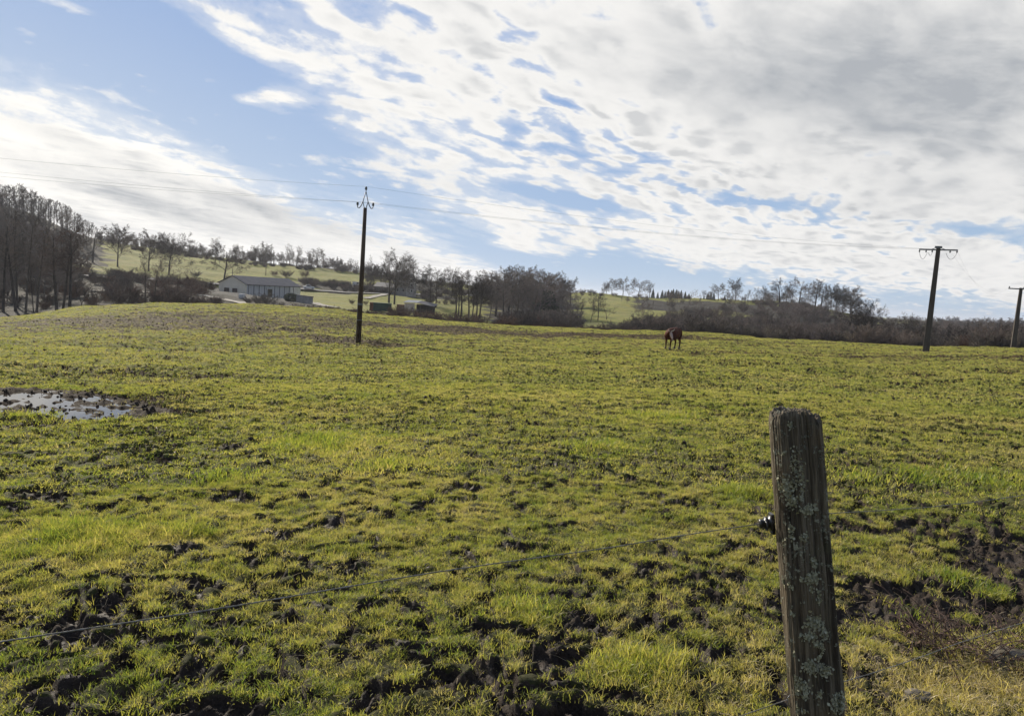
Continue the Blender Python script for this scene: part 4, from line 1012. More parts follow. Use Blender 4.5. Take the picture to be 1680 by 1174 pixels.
# ------------------------------------------------------------------ road and lanes
ASPH = plain('worn_asphalt', (0.20, 0.195, 0.185), (0.15, 0.147, 0.14), 0.8, 0.85)
GRAV = plain('pale_gravel', (0.34, 0.31, 0.26), (0.24, 0.22, 0.18), 1.5, 0.95)
def ribbon(name, pts, w, mat, zoff=.12):
    P = [hit(px, py) for px, py in pts]; Q = []
    for i in range(len(P) - 1):
        n = max(2, int((P[i + 1] - P[i]).length / 2.0))
        for k in range(n): Q.append(P[i].lerp(P[i + 1], k / n))
    Q.append(P[-1]); Q = [Vector((q.x, q.y, 0)) for q in Q]
    for _ in range(6): Q = [Q[0]] + [(Q[i - 1] + Q[i] * 2 + Q[i + 1]) / 4 for i in range(1, len(Q) - 1)] + [Q[-1]]
    V = []
    for i, q in enumerate(Q):
        d = (Q[min(i + 1, len(Q) - 1)] - Q[max(i - 1, 0)]); d.z = 0; d.normalize(); nrm = Vector((-d.y, d.x, 0)); zc = float(far_z(np.array([q.x]), np.array([q.y]))[0])
        for s_ in (-1, -.5, 0, .5, 1):
            p = q + nrm * w / 2 * s_; z = max(zc, float(far_z(np.array([p.x]), np.array([p.y]))[0])); V.append((p.x, p.y, z + zoff))
    mesh_np(name, V, grid_faces(len(Q), 5), mat)['kind'] = 'structure'
    return Q
ribbon('road', [(-60, 446), (60, 449), (180, 457), (260, 461), (345, 467), (400, 470), (470, 474), (520, 477), (600, 482), (700, 484), (790, 486)], 5.5, ASPH, .25)
ribbon('lane', [(150, 478), (260, 481), (345, 486), (400, 498), (420, 504)], 3.2, GRAV, .2)
ribbon('path', [(497, 494), (520, 500), (552, 505)], 3.0, GRAV, .2)
ribbon('path', [(600, 490), (625, 485), (640, 482)], 3.0, GRAV, .2)

# ------------------------------------------------------------------ buildings
def frame_at(p, ang):
    r = bpy.data.objects.new('t', None); bpy.data.objects.remove(r); return p, ang
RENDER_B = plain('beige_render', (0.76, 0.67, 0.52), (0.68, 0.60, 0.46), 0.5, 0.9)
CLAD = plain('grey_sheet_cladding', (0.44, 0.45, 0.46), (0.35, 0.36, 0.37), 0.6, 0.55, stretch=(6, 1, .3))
SLATE = plain('dark_fibre_roof', (0.085, 0.085, 0.095), (0.060, 0.060, 0.070), 0.7, 0.65)
WHITE = plain('white_paint', (0.66, 0.65, 0.61), (0.52, 0.50, 0.46), 1.0, 0.7)
DARKG = plain('dark_window_glass', (0.040, 0.038, 0.036), (0.06, 0.05, 0.045), 2, 0.2)
STONE = plain('grey_stone_wall', (0.25, 0.23, 0.20), (0.16, 0.15, 0.13), 2.0, 0.9, bmp=.02)
PINKW = plain('pinkish_plaster', (0.50, 0.42, 0.38), (0.42, 0.35, 0.31), 1.0, 0.9)
TIN = plain('weathered_tin', (0.34, 0.36, 0.39), (0.20, 0.21, 0.23), 1.4, 0.45, metal=.5)
GREENP = plain('green_painted_sheet', (0.020, 0.060, 0.042), (0.015, 0.040, 0.030), 1.0, 0.5)
RUST = plain('rusty_sheet', (0.16, 0.075, 0.045), (0.09, 0.045, 0.03), 1.5, 0.8)
BLACKR = plain('black_rubber', (0.018, 0.018, 0.018), (0.03, 0.03, 0.03), 4, 0.6)

def gabled(root, W, L, E, Rg, over, mw, mg, mr, base=1.5):
    """walls and roof; the gable end spans x 0..W at y=0, the long side runs along y"""
    t = .25
    mb = MB(); mb.box((W - t, t, -base), (W, L - t, E)); mb.build('long_wall', mw, root)
    mb = MB(); mb.box((0, t, -base), (t, L - t, E)); mb.build('long_wall', mw, root)
    mb = MB(); poly = [(0, -base), (W, -base), (W, E), (W / 2, Rg), (0, E)]
    mb.prism(poly, 0, t); mb.build('gable_wall', mg, root)
    mb = MB(); mb.prism(poly, L - t, L); mb.build('gable_wall', mg, root)
    mb = MB(); s = (Rg - E) / (W / 2); th = .16
    for sgn in (1, -1):
        x0 = W / 2; x1 = W / 2 + sgn * (W / 2 + over)
        z0 = Rg + .04; z1 = Rg + .04 - s * (W / 2 + over)
        v = [(x0, -over, z0), (x1, -over, z1), (x1, L + over, z1), (x0, L + over, z0), (x0, -over, z0 + th), (x1, -over, z1 + th), (x1, L + over, z1 + th), (x0, L + over, z0 + th)]
        mb.add(v, [(0, 1, 2, 3), (7, 6, 5, 4), (0, 4, 5, 1), (1, 5, 6, 2), (2, 6, 7, 3), (3, 7, 4, 0)])
    return mb.build('roof', mr, root)

def build_barn():
    D = 228.; p = gpos(403, D, 492); z = EYE + (ray(403, 493).z / math.hypot(ray(403, 493).x, ray(403, 493).y)) * D
    az = math.atan2(p.x, p.y)
    th = R(52) - az                      # direction of the long side measured from +X
    # local x runs along the gable away from the corner, local y along the long wall
    r = empty('barn', (p.x, p.y, z), th - math.pi / 2, 'long barn with beige gable, grey clad side wall and dark roof below the meadow', 'barn')
    W, L, E, Rg = 9.6, 27., 4.7, 6.9
    inner = bpy.data.objects.new('body', None); 
    bpy.data.objects.remove(inner)
    # the near corner is at local (0,0); the gable runs to negative x
    def sh(o):
        o.location.x -= W; return o
    n0 = set(o.name for o in bpy.data.objects)
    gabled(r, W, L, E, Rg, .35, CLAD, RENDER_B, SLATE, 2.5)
    # seams and posts of the cladding
    mb = MB()
    for k in range(0, 11):
        y = 1.0 + k * (L - 2.0) / 10
        if k % 2 == 0 or 1: mb.box((W + .01, y - .07, -.2), (W + .09, y + .07, E - .15))
    mb.build('wall_post', SLATE, r)
    mb = MB(); mb.box((W + .02, L - 5.6, -.6), (W + .16, L - .1, E - .2)); mb.build('white_sliding_door', WHITE, r)
    mb = MB(); mb.box((W + .17, L - 4.1, -.6), (W + .22, L - 3.9, E - .2)); mb.build('door_gap', DARKG, r)
    f = MB(); f.box((W + .02, 9.4, .4), (W + .14, 12.6, 4.2)); fo = f.build('door', plain('pale_grey_door', (.40, .41, .41), (.33, .34, .34), 1), r)
    g = MB(); g.box((W + .145, 9.9, 1.3), (W + .19, 12.1, 3.6)); g.build('window', DARKG, fo)
    BR = plain('brown_shutter', (0.085, 0.060, 0.045), (0.06, 0.045, 0.035), 2)
    for x in (W * .30, W * .60):
        w = MB(); w.box((x - .85, -.10, 2.15), (x + .85, -.02, 3.35)); wo = w.build('window', BR, r)
        b = MB()
        for q in (-.85, 0, .80): b.box((x + q, -.14, 2.15), (x + q + .05, -.105, 3.35))
        b.build('bar', SLATE, wo)
    mb = MB(); mb.box((-.02, -.03, -2.5), (W + .03, -.005, -.35)); mb.build('plinth', STONE, r)
    for o in list(r.children): sh(o)
    # things beside it
    q = hit(364, 478); t = empty('hay_bale', (q.x, q.y, q.z + .2), 0, 'white wrapped bale lying at the left corner of the barn', 'bale')
    mb = MB(); mb.lathe([(.02, -.9), (.55, -.88), (.72, -.7), (.76, 0), (.72, .7), (.55, .88), (.02, .9)], 18, (0, 0, .6), (1, .4, 0)); mb.build('wrapping', WHITE, t, True)
    mb = MB(); mb.lathe([(.77, -.06), (.785, 0), (.77, .06)], 18, (0, 0, .6), (1, .4, 0)); mb.build('strap', TIN, t, True)
    q = hit(397, 490.5); t = empty('storage_tank', (q.x, q.y, q.z), th - math.pi / 2, 'small pale tank in a cage beside the near corner of the barn', 'tank')
    mb = MB(); mb.box((-.6, -.6, .15), (.6, .6, 1.3)); mb.build('container', WHITE, t, bevel=.12)
    mb = MB()
    for x in (-.63, 0, .63):
        for y in (-.63, .63): mb.tube([(x, y, 0), (x, y, 1.35)], .025, 5)
    for z_ in (.1, .7, 1.35): mb.tube([(-.63, -.63, z_), (.63, -.63, z_), (.63, .63, z_), (-.63, .63, z_), (-.63, -.63, z_)], .025, 5)
    mb.build('cage', TIN, t)
    # stone wall right of the barn
    a, b = hit(487, 496), hit(512, 499); a.z = b.z = min(a.z, b.z)
    d = (b - a); L2 = d.length; t = empty('retaining_wall', a, math.atan2(d.y, d.x), 'low grey concrete wall right of the barn end', 'wall')
    mb = MB(); mb.box((0, -.2, -.8), (L2, .2, 1.9)); mb.build('wall', plain('grey_concrete', (.24, .235, .23), (.17, .165, .16), .8, .9), t)
    mb = MB(); mb.box((-.1, -.28, 1.9), (L2 + .1, .28, 2.05)); mb.build('coping', SLATE, t)
    q = hit(478, 494); t = empty('shrub', q, 0, 'dark rounded shrub in front of the white end of the barn', 'shrub')
    rng = np.random.default_rng(3); P = rng.normal(size=(2600, 3)); P /= np.linalg.norm(P, axis=1, keepdims=True); P = P * (rng.uniform(.4, 1, (2600, 1)) ** .5) * (2.1, 1.9, 1.3) + (0, 0, .9)
    leafy('foliage', P, .16, NEEDLE, rng, t)
build_barn()

def bushes_at(specs):
    for px, py, h, w, mat, lb in specs:
        g = hit(px, py); tm, cm, H = tree_proto('bush', (px // 3) % 4, False); key = ('b', cm.name, mat.name)
        if key not in TREE_PROTO: c2 = cm.copy(); c2.materials[0] = mat; TREE_PROTO[key] = c2
        o = bpy.data.objects.new('bush', TREE_PROTO[key]); C.objects.link(o); o.location = g; s = h / H; o.scale = (s * w, s * w, s); o.rotation_euler = (0, 0, px); tag(o, lb, 'bush', 'bare bushes round the barn and meadow')
bushes_at([(424, 500, 2.6, 1.3, TWIG_P, 'pale bare bush in front of the barn, left of two'), (440, 503, 2.9, 1.4, TWIG_P, 'pale bare bush in front of the barn, right of two'), (407, 499, 1.8, 1.3, TWIG, 'low grey bush at the near corner of the barn'),
           (470, 455, 3.6, 1.5, TWIG_R, 'russet bush above the barn roof, left of two on the meadow'), (500, 455, 3.6, 1.4, TWIG_R, 'russet bush above the barn end, right of two on the meadow'), (450, 452, 2.4, 1.6, TWIG_R, 'low russet scrub bush on the meadow above the barn roof'),
           (322, 455, 2.6, 1.4, TWIG_P, 'pale twiggy bush at the lower edge of the left meadow'), (376, 462, 2.6, 1.2, TWIG_R, 'small russet bush under the dark oak by the barn'), (460, 507, 1.6, 1.3, TWIG_P, 'small pale bush low before the barn on the field edge'),
           (668, 519, 2.6, 1.4, TWIG_P, 'pale bush in front of the white walled shed'), (650, 517, 2.2, 1.5, TWIG_R, 'russet bush left of the white walled shed'), (600, 500, 1.4, 1.0, TWIG_R, 'small russet bush on the striped paddock by the pole'), (577, 499, 1.6, 1.0, TWIG_R, 'small russet bush left of the wooden pole on the paddock'), (686, 522, 2.4, 1.3, TWIG_R, 'bush before the dark open side of the shed')])

def build_houses():
    # green container
    q = hit(612, 510); t = empty('container', q, R(8), 'dark green metal container with rusty end right of the wooden pole', 'container')
    mb = MB(); mb.box((0, 0, .1), (4.4, 2.4, 2.0)); mb.build('body', GREENP, t)
    mb = MB()
    for k in range(14): mb.box((.15 + k * .3, -.05, .3), (.27 + k * .3, -.005, 1.85))
    mb.build('ribs', GREENP, t)
    mb = MB(); mb.box((-.9, .1, 0), (-.02, 2.2, 2.1)); mb.build('rusty_end', RUST, t)
    mb = MB(); mb.box((-.1, -.1, 2.0), (4.5, 2.5, 2.1)); mb.build('roof', GREENP, t)
    # shed
    q = hit(663, 511); t = empty('shed', q, R(-6), 'low shed with pink white wall, open dark side and tin roof', 'shed')
    mb = MB(); mb.box((0, 0, -.4), (2.9, .2, 2.5)); mb.box((0, .2, -.4), (.2, 5, 2.3)); mb.build('wall', PINKW, t)
    mb = MB(); mb.box((2.9, 2.6, -.4), (8.4, 2.75, 2.3)); mb.box((8.25, 0, -.4), (8.4, 2.6, 2.1)); mb.build('back_boards', plain('black_boards', (.03, .028, .026), (.05, .045, .04), 3), t)
    mb = MB(); mb.add([(-.3, -.5, 2.62), (3.8, -.5, 2.72), (3.8, 5.2, 3.3), (-.3, 5.2, 3.2), (-.3, -.5, 2.72), (3.8, -.5, 2.82), (3.8, 5.2, 3.4), (-.3, 5.2, 3.3)], [(0, 1, 2, 3), (7, 6, 5, 4), (0, 4, 5, 1), (1, 5, 6, 2), (2, 6, 7, 3), (3, 7, 4, 0)]); mb.build('tin_roof', TIN, t)
    mb = MB(); mb.add([(3.8, -.5, 2.70), (8.7, -.5, 1.95), (8.7, 5.2, 2.5), (3.8, 5.2, 3.28), (3.8, -.5, 2.8), (8.7, -.5, 2.05), (8.7, 5.2, 2.6), (3.8, 5.2, 3.38)], [(0, 1, 2, 3), (7, 6, 5, 4), (0, 4, 5, 1), (1, 5, 6, 2), (2, 6, 7, 3), (3, 7, 4, 0)]); mb.build('dark_roof', SLATE, t)
    mb = MB(); mb.box((-2.4, .6, -.4), (-.02, 3, 1.9)); mb.build('lean_to', RUST, t)
    mb = MB()
    for x in (4.6, 6.4, 8.2): mb.box((x, -.1, -.4), (x + .15, .05, 2.1))
    mb.build('posts', BARK, t)
    # stone house
    D = 292.; p = gpos(667, D, 482); zz = EYE + D * ray(668, 483).z / math.hypot(ray(668, 483).x, ray(668, 483).y)
    t = empty('stone_house', (p.x, p.y, zz), R(60), 'grey stone house with steep dark roof behind the two big oaks', 'house')
    W, L = 6., 6.5
    gabled(t, W, L, 4.9, 8.0, .35, STONE, plain('pale_house_wall', (.40, .37, .32), (.33, .30, .26), 1.2, .9), SLATE, 1.5)
    for y in (1.6, 4.6):
        for z_ in (.9, 3.1):
            w = MB(); w.box((-.06, y - .4, z_), (-.002, y + .4, z_ + 1.1)); wo = w.build('window', DARKG, t)
            s_ = MB(); s_.box((-.10, y - .5, z_ - .12), (-.002, y + .5, z_ - .01)); s_.build('sill', WHITE, wo)
    for z_ in (.9, 3.1):
        w = MB(); w.box((2.2, -.07, z_), (3.6, -.005, z_ + 1.2)); wo = w.build('window', WHITE, t)
        w = MB(); w.box((2.4, -.09, z_ + .15), (3.4, -.075, z_ + 1.05)); w.build('pane', DARKG, wo)
    mb = MB(); mb.box((W / 2 - .4, L - 1.2, 7.2), (W / 2 + .4, L - .5, 9.0)); mb.build('chimney', STONE, t)
    mb = MB(); mb.box((1, L, -1.5), (W - .5, L + 11, 2.3)); mb.build('low_wing', STONE, t)
    mb = MB(); mb.prism([(.6, 2.32), (W - .1, 2.32), (W / 2 + .2, 4.1)], L + .02, L + 11.4); mb.build('wing_roof', SLATE, t)
    # white van / trailer roof half hidden on the bank
    q = hit(578, 470, 270); t = empty('parked_van', (q.x, q.y, q.z), R(12), 'white van parked on the bank just left of the wooden pole', 'van')
    mb = MB(); mb.prism([(0, .45), (4.6, .45), (4.7, 1.1), (4.3, 1.25), (3.7, 2.1), (.1, 2.15), (0, 1.9)], 0, 1.9); mb.build('body', WHITE, t, bevel=.08)
    mb = MB(); mb.box((3.0, -.02, 1.3), (3.6, .0 - .002, 1.95)); mb.box((1.8, -.02, 1.35), (2.8, -.002, 1.9)); mb.build('window', DARKG, t)
    for x in (.9, 3.7):
        for y in (-.02, 1.72):
            w = MB(); w.lathe([(.02, 0), (.36, 0), (.36, .2), (.02, .2)], 18, (x, y, .36), (0, 1, 0)); wo = w.build('wheel', BLACKR, t)
    # car on the road
    q = hit(506, 475.5); t = empty('parked_car', (q.x - 2, q.y, q.z + .28), R(16), 'small pale car on the road right of the barn', 'car')
    mb = MB(); mb.prism([(0, .3), (4.2, .3), (4.25, .75), (3.9, .9), (3.2, .98), (2.6, 1.45), (1.2, 1.48), (.45, 1.0), (0, .9)], 0, 1.7); mb.build('body', plain('silver_paint', (.55, .56, .58), (.52, .53, .55), 1, .3, metal=.4), t, bevel=.06)
    mb = MB(); mb.prism([(1.05, 1.0), (3.0, 1.0), (2.5, 1.38), (1.3, 1.40)], -.012, 1.712); mb.build('window', DARKG, t)
    for x in (.8, 3.4):
        for y in (-.03, 1.55):
            w = MB(); w.lathe([(.02, 0), (.31, 0), (.31, .18), (.02, .18)], 18, (x, y, .31), (0, 1, 0)); wo = w.build('wheel', BLACKR, t)
            w = MB(); w.lathe([(.02, 0), (.17, 0), (.17, .02), (.02, .02)], 12, (x, y - .022 if y < 0 else y + .182, .31), (0, 1, 0)); w.build('rim', TIN, wo)
build_houses()

# ------------------------------------------------------------------ power poles and wires
POLEW = plain('creosoted_pole', (0.085, 0.058, 0.038), (0.048, 0.034, 0.024), 3.0, 0.85, bmp=.01, stretch=(3, 3, .15))
CONC = plain('weathered_concrete', (0.085, 0.072, 0.060), (0.058, 0.050, 0.042), 2.5, 0.9, bmp=.01, stretch=(2, 2, .3))
GALV = plain('galvanised_steel', (0.16, 0.17, 0.185), (0.11, 0.115, 0.125), 4, 0.5, metal=.6)
GLASS = plain('dark_glass_insulator', (0.05, 0.06, 0.065), (0.035, 0.04, 0.045), 5, 0.15, spec=.6)
WIREM = plain('aluminium_wire', (0.14, 0.15, 0.165), (0.11, 0.12, 0.13), 4, 0.6, metal=.4)

def insulator(parent, p, axis=(0, 0, 1), s=1.0):
    mb = MB(); mb.lathe([(.01, 0), (.05 * s, .0), (.05 * s, .05 * s), (.12 * s, .07 * s), (.06 * s, .12 * s), (.13 * s, .14 * s), (.06 * s, .2 * s), (.11 * s, .22 * s), (.05 * s, .30 * s), (.01, .31 * s)], 12, p, axis)
    return mb.build('insulator', GLASS, parent, True)

g1 = hit(588, 562, 40, 70, lambda x, y: field_z(x, y)[0]); D1 = math.hypot(g1.x, g1.y)
z1 = EYE + D1 * ray(599, 341).z / math.hypot(ray(599, 341).x, ray(599, 341).y) - g1.z
def build_pole1():
    r = empty('utility_pole', g1, R(-8), 'brown wooden power pole with forked steel top, left of the centre', 'utility pole', 'power poles')
    ht = z1; mb = MB(); mb.tube([(0, 0, -.6), (0, 0, ht * .5), (0, 0, ht)], [.165, .145, .115], 16); mb.build('pole', POLEW, r, True)
    k = ht / 9.0
    mb = MB(); W = .55 * k
    mb.tube([(.03, 0, ht - .1), (.18 * k, 0, ht + .40 * k), (.02, 0, ht + 1.02 * k)], .028 * k, 6)
    mb.tube([(-.03, 0, ht - .1), (-.18 * k, 0, ht + .40 * k), (-.02, 0, ht + 1.02 * k)], .028 * k, 6)
    for s_ in (1, -1): mb.tube([(s_ * .16 * k, 0, ht + .45 * k), (s_ * .30 * k, 0, ht + .12 * k), (s_ * .42 * k, 0, ht - .03 * k), (s_ * .52 * k, 0, ht), (s_ * .54 * k, 0, ht + .14 * k)], .034 * k, 6)
    mb.tube([(0, 0, ht + 1.0 * k), (0, 0, ht + 1.2 * k)], .026 * k, 6); mb.build('bracket', GALV, r, True)
    for x, z in ((0, ht + 1.15 * k), (.54 * k, ht + .12 * k), (-.54 * k, ht + .12 * k)): insulator(r, (x, 0, z), s=.8 * k)
    mb = MB()
    for z in (2.4, 2.46, 1.4): mb.lathe([(.168, z), (.172, z + .03), (.168, z + .06)], 16)
    mb.build('band', GALV, r)
    mb = MB(); mb.tube([(-.17, -.02, -.3), (-.165, -.02, 2.8), (-.15, -.02, 3.2)], .022, 6); mb.build('earth_cable', plain('pale_conduit', (.30, .28, .25), (.2, .19, .17), 3), r)
    M = Matrix.Translation(g1) @ Matrix.Rotation(R(-8), 4, 'Z')
    return [M @ Vector((0, 0, ht + 1.4 * k)), M @ Vector((.54 * k, 0, ht + .36 * k)), M @ Vector((-.54 * k, 0, ht + .36 * k))]
TOP1 = build_pole1()

def build_pole2():
    g = hit(1519, 577, 60, 100, lambda x, y: field_z(x, y)[0]); D = math.hypot(g.x, g.y); az = math.atan2(g.x, g.y)
    ht = EYE + D * ray(1544, 405).z / math.hypot(ray(1544, 405).x, ray(1544, 405).y) - g.z
    r = empty('utility_pole', g, -az + R(-6), 'tapered concrete power pole with crossarm, nearer one at the right', 'utility pole', 'power poles')
    s = ht / 10.3
    mb = MB(); a, b = .29 * s, .18 * s
    mb.add([(-a, -a * .7, -.6), (a, -a * .7, -.6), (a, a * .7, -.6), (-a, a * .7, -.6), (-b, -b * .7, ht), (b, -b * .7, ht), (b, b * .7, ht), (-b, b * .7, ht)], [(0, 3, 2, 1), (4, 5, 6, 7), (0, 1, 5, 4), (1, 2, 6, 5), (2, 3, 7, 6), (3, 0, 4, 7)]); mb.build('pole', CONC, r, bevel=.03)
    # sunk panels in the face of the pole
    mb = MB(); mb.box((-.3 * s, -.17 * s, ht - .12), (.3 * s, .17 * s, ht + .06)); mb.build('cap', GALV, r)
    mb = MB(); W = 1.65 * s; mb.box((-W, -.05, ht - .32), (W, .05, ht - .21)); mb.box((-W, .10, ht - .32), (W, .17, ht - .24)); mb.tube([(-.6, -.0, ht - .25), (0, 0, ht - .02)], .03, 5); mb.tube([(.6, 0, ht - .25), (0, 0, ht - .02)], .03, 5); mb.build('crossarm', GALV, r)
    for x in (-W + .05, -W * .62, -.9 * s * .55, W * .62, W - .05): insulator(r, (x, -.05, ht - .33), (0, 0, -1), .7 * s)
    mb = MB()
    for x0, x1, dp in ((-W + .05, -W * .62 + .1, 1.25), (W * .42, W - .05, 1.2), (-.75, -.45, .55)):
        mb.tube([(x0 + (x1 - x0) * t, .02, ht - .45 - dp * s * 4 * t * (1 - t) * .5 - .1) for t in np.linspace(0, 1, 12)], .016, 5)
    mb.build('jumper_cable', WIREM, r)
    M = Matrix.Translation(g) @ Matrix.Rotation(-az + R(-6), 4, 'Z')
    return [M @ Vector((-W * .62, 0, ht - .2)), M @ Vector((-W * .25, 0, ht - .2)), M @ Vector((-W + .05, 0, ht - .25))], [M @ Vector((W - .05, 0, ht - .3)), M @ Vector((W * .62, 0, ht - .3))], ht
TOP2, TOP2R, HT2 = build_pole2()
def build_pole3():
    D = 112.; p = gpos(1662, D, 572); g = Vector((p.x, p.y, float(field_z(np.array([p.x]), np.array([p.y]))[0][0]))); az = math.atan2(g.x, g.y)
    ht = EYE + D * ray(1673, 472).z / math.hypot(ray(1673, 472).x, ray(1673, 472).y) - g.z
    r = empty('utility_pole', g, -az + R(14), 'far concrete power pole with crossarm at the right edge', 'utility pole', 'power poles')
    a, b = .30, .17
    mb = MB(); mb.add([(-a, -a * .7, -.6), (a, -a * .7, -.6), (a, a * .7, -.6), (-a, a * .7, -.6), (-b, -b * .7, ht), (b, -b * .7, ht), (b, b * .7, ht), (-b, b * .7, ht)], [(0, 3, 2, 1), (4, 5, 6, 7), (0, 1, 5, 4), (1, 2, 6, 5), (2, 3, 7, 6), (3, 0, 4, 7)]); mb.build('pole', CONC, r, bevel=.03)
    mb = MB(); mb.box((-1.35, -.06, ht - .22), (1.35, .06, ht - .08)); mb.build('crossarm', GALV, r)
    for x in (-1.25, 0.3, 1.25): insulator(r, (x, 0, ht - .08), (0, 0, 1), .7)
    M = Matrix.Translation(g) @ Matrix.Rotation(-az + R(14), 4, 'Z'); return [M @ Vector((-1.25, 0, ht + .1)), M @ Vector((.3, 0, ht + .1))]
TOP3 = build_pole3()

def wire(a, b, sag, r, label, t0=0.0, t1=1.0, group='power line wires'):
    pts = [a.lerp(b, t) - Vector((0, 0, sag * 4 * t * (1 - t))) for t in np.linspace(t0, t1, 40)]
    mb = MB(); mb.tube(pts, r, 5); o = mb.build('power_wire', WIREM); tag(o, label, 'wire', group)
wire(TOP1[0], TOP2[0], .5, .0052, 'highest wire from the wooden pole to the concrete pole')
wire(TOP1[1], TOP2[1], .5, .0052, 'lower wire from the right arm of the wooden pole to the concrete pole')
wire(TOP1[2], TOP2[2], .5, .0052, 'lower wire from the left arm of the wooden pole to the concrete pole')
for i, (py, lb) in enumerate(((252, 'highest wire running left from the wooden pole'), (275, 'upper of the two close wires running left from the wooden pole'), (282, 'lowest wire running left from the wooden pole'))):
    # the line leaves the photo at this height and goes on to a pole beyond it
    a = TOP1[(0, 1, 2)[i]]; e = at_D(-2, py, 46.0); d = e - a; b = a + d * 1.5; wire(a, b, .25, .0050, lb)
wire(TOP2R[0], TOP3[0], 2.2, .0035, 'slack wire from the crossarm end down to the farthest pole')
wire(TOP2R[1], TOP3[1], 2.2, .0035, 'slack inner wire from the concrete pole to the farthest pole')
for px, py, top, lb in ((381, 462, 441, 'thin wooden line pole behind the barn ridge'), (436, 452, 438, 'thin wooden line pole on the meadow above the barn roof')):
    g = hit(px, py); D = math.hypot(g.x, g.y); h = EYE + D * ray(px, top).z / math.hypot(ray(px, top).x, ray(px, top).y) - g.z
    r = empty('line_pole', g, 0, lb, 'pole'); mb = MB(); mb.tube([(0, 0, -.3), (0, 0, h)], [.16, .11], 8); mb.build('pole', POLEW, r); insulator(r, (.05, 0, h), s=.6)

# ------------------------------------------------------------------ fence: post, insulator, two wires
YP = 1.90
def plane_pt(px, py, y): d = ray(px, py); return Vector((0, 0, EYE)) + d * (y / d.y)
W0 = plane_pt(1255, 858, YP + .055)
def lvl(px, py, z): d = ray(px, py); return Vector((0, 0, EYE)) + d * ((z - EYE) / d.z)
WL, WR = lvl(0, 1053, W0.z), lvl(1680, 812, W0.z)
print('wire', W0, WL, WR)

def post_material():
    m, t, p = new_mat('weathered_oak_post')
    co = coords(); mp = t.nodes.new('ShaderNodeMapping'); mp.inputs['Scale'].default_value = (1, 1, .07); t.links.new(co, mp.inputs[0])
    g1_ = noise(mp.outputs[0], 120, 6, .65); g2 = noise(mp.outputs[0], 34, 5, .6, .5); b = noise(co, 7, 5, .6); sp = noise(co, 95, 4, .6); pt = noise(co, 17, 4, .55); fine = noise(co, 330, 3, .6)
    c = mixc(sstep(g1_, .30, .70), (0.060, 0.048, 0.034), (0.185, 0.155, 0.112))
    c = mixc(sstep(g2, .50, .66) * .85, c, (0.028, 0.022, 0.017))
    c = mixc(sstep(b, .52, .72) * .45, c, (0.14, 0.095, 0.050))
    c = mixc(sstep(b, .30, .46, 1, 0) * .35, c, (0.085, 0.090, 0.045))
    li = sstep(sp + (pt - .5) * .9, .60, .68) * sstep(pt, .44, .56)
    c = mixc(li * .85, c, mixc(sstep(fine, .4, .6), (0.20, 0.20, 0.15), (0.36, 0.36, 0.28)))
    t.links.new(c, p.inputs['Base Color']); p.inputs['Roughness'].default_value = .88; p.inputs['Specular IOR Level'].default_value = .2
    bump(g1_ * .8 + li * .8 + fine * .25 - sstep(g2, .5, .66) * .6, .9, .0035, p)
    return m

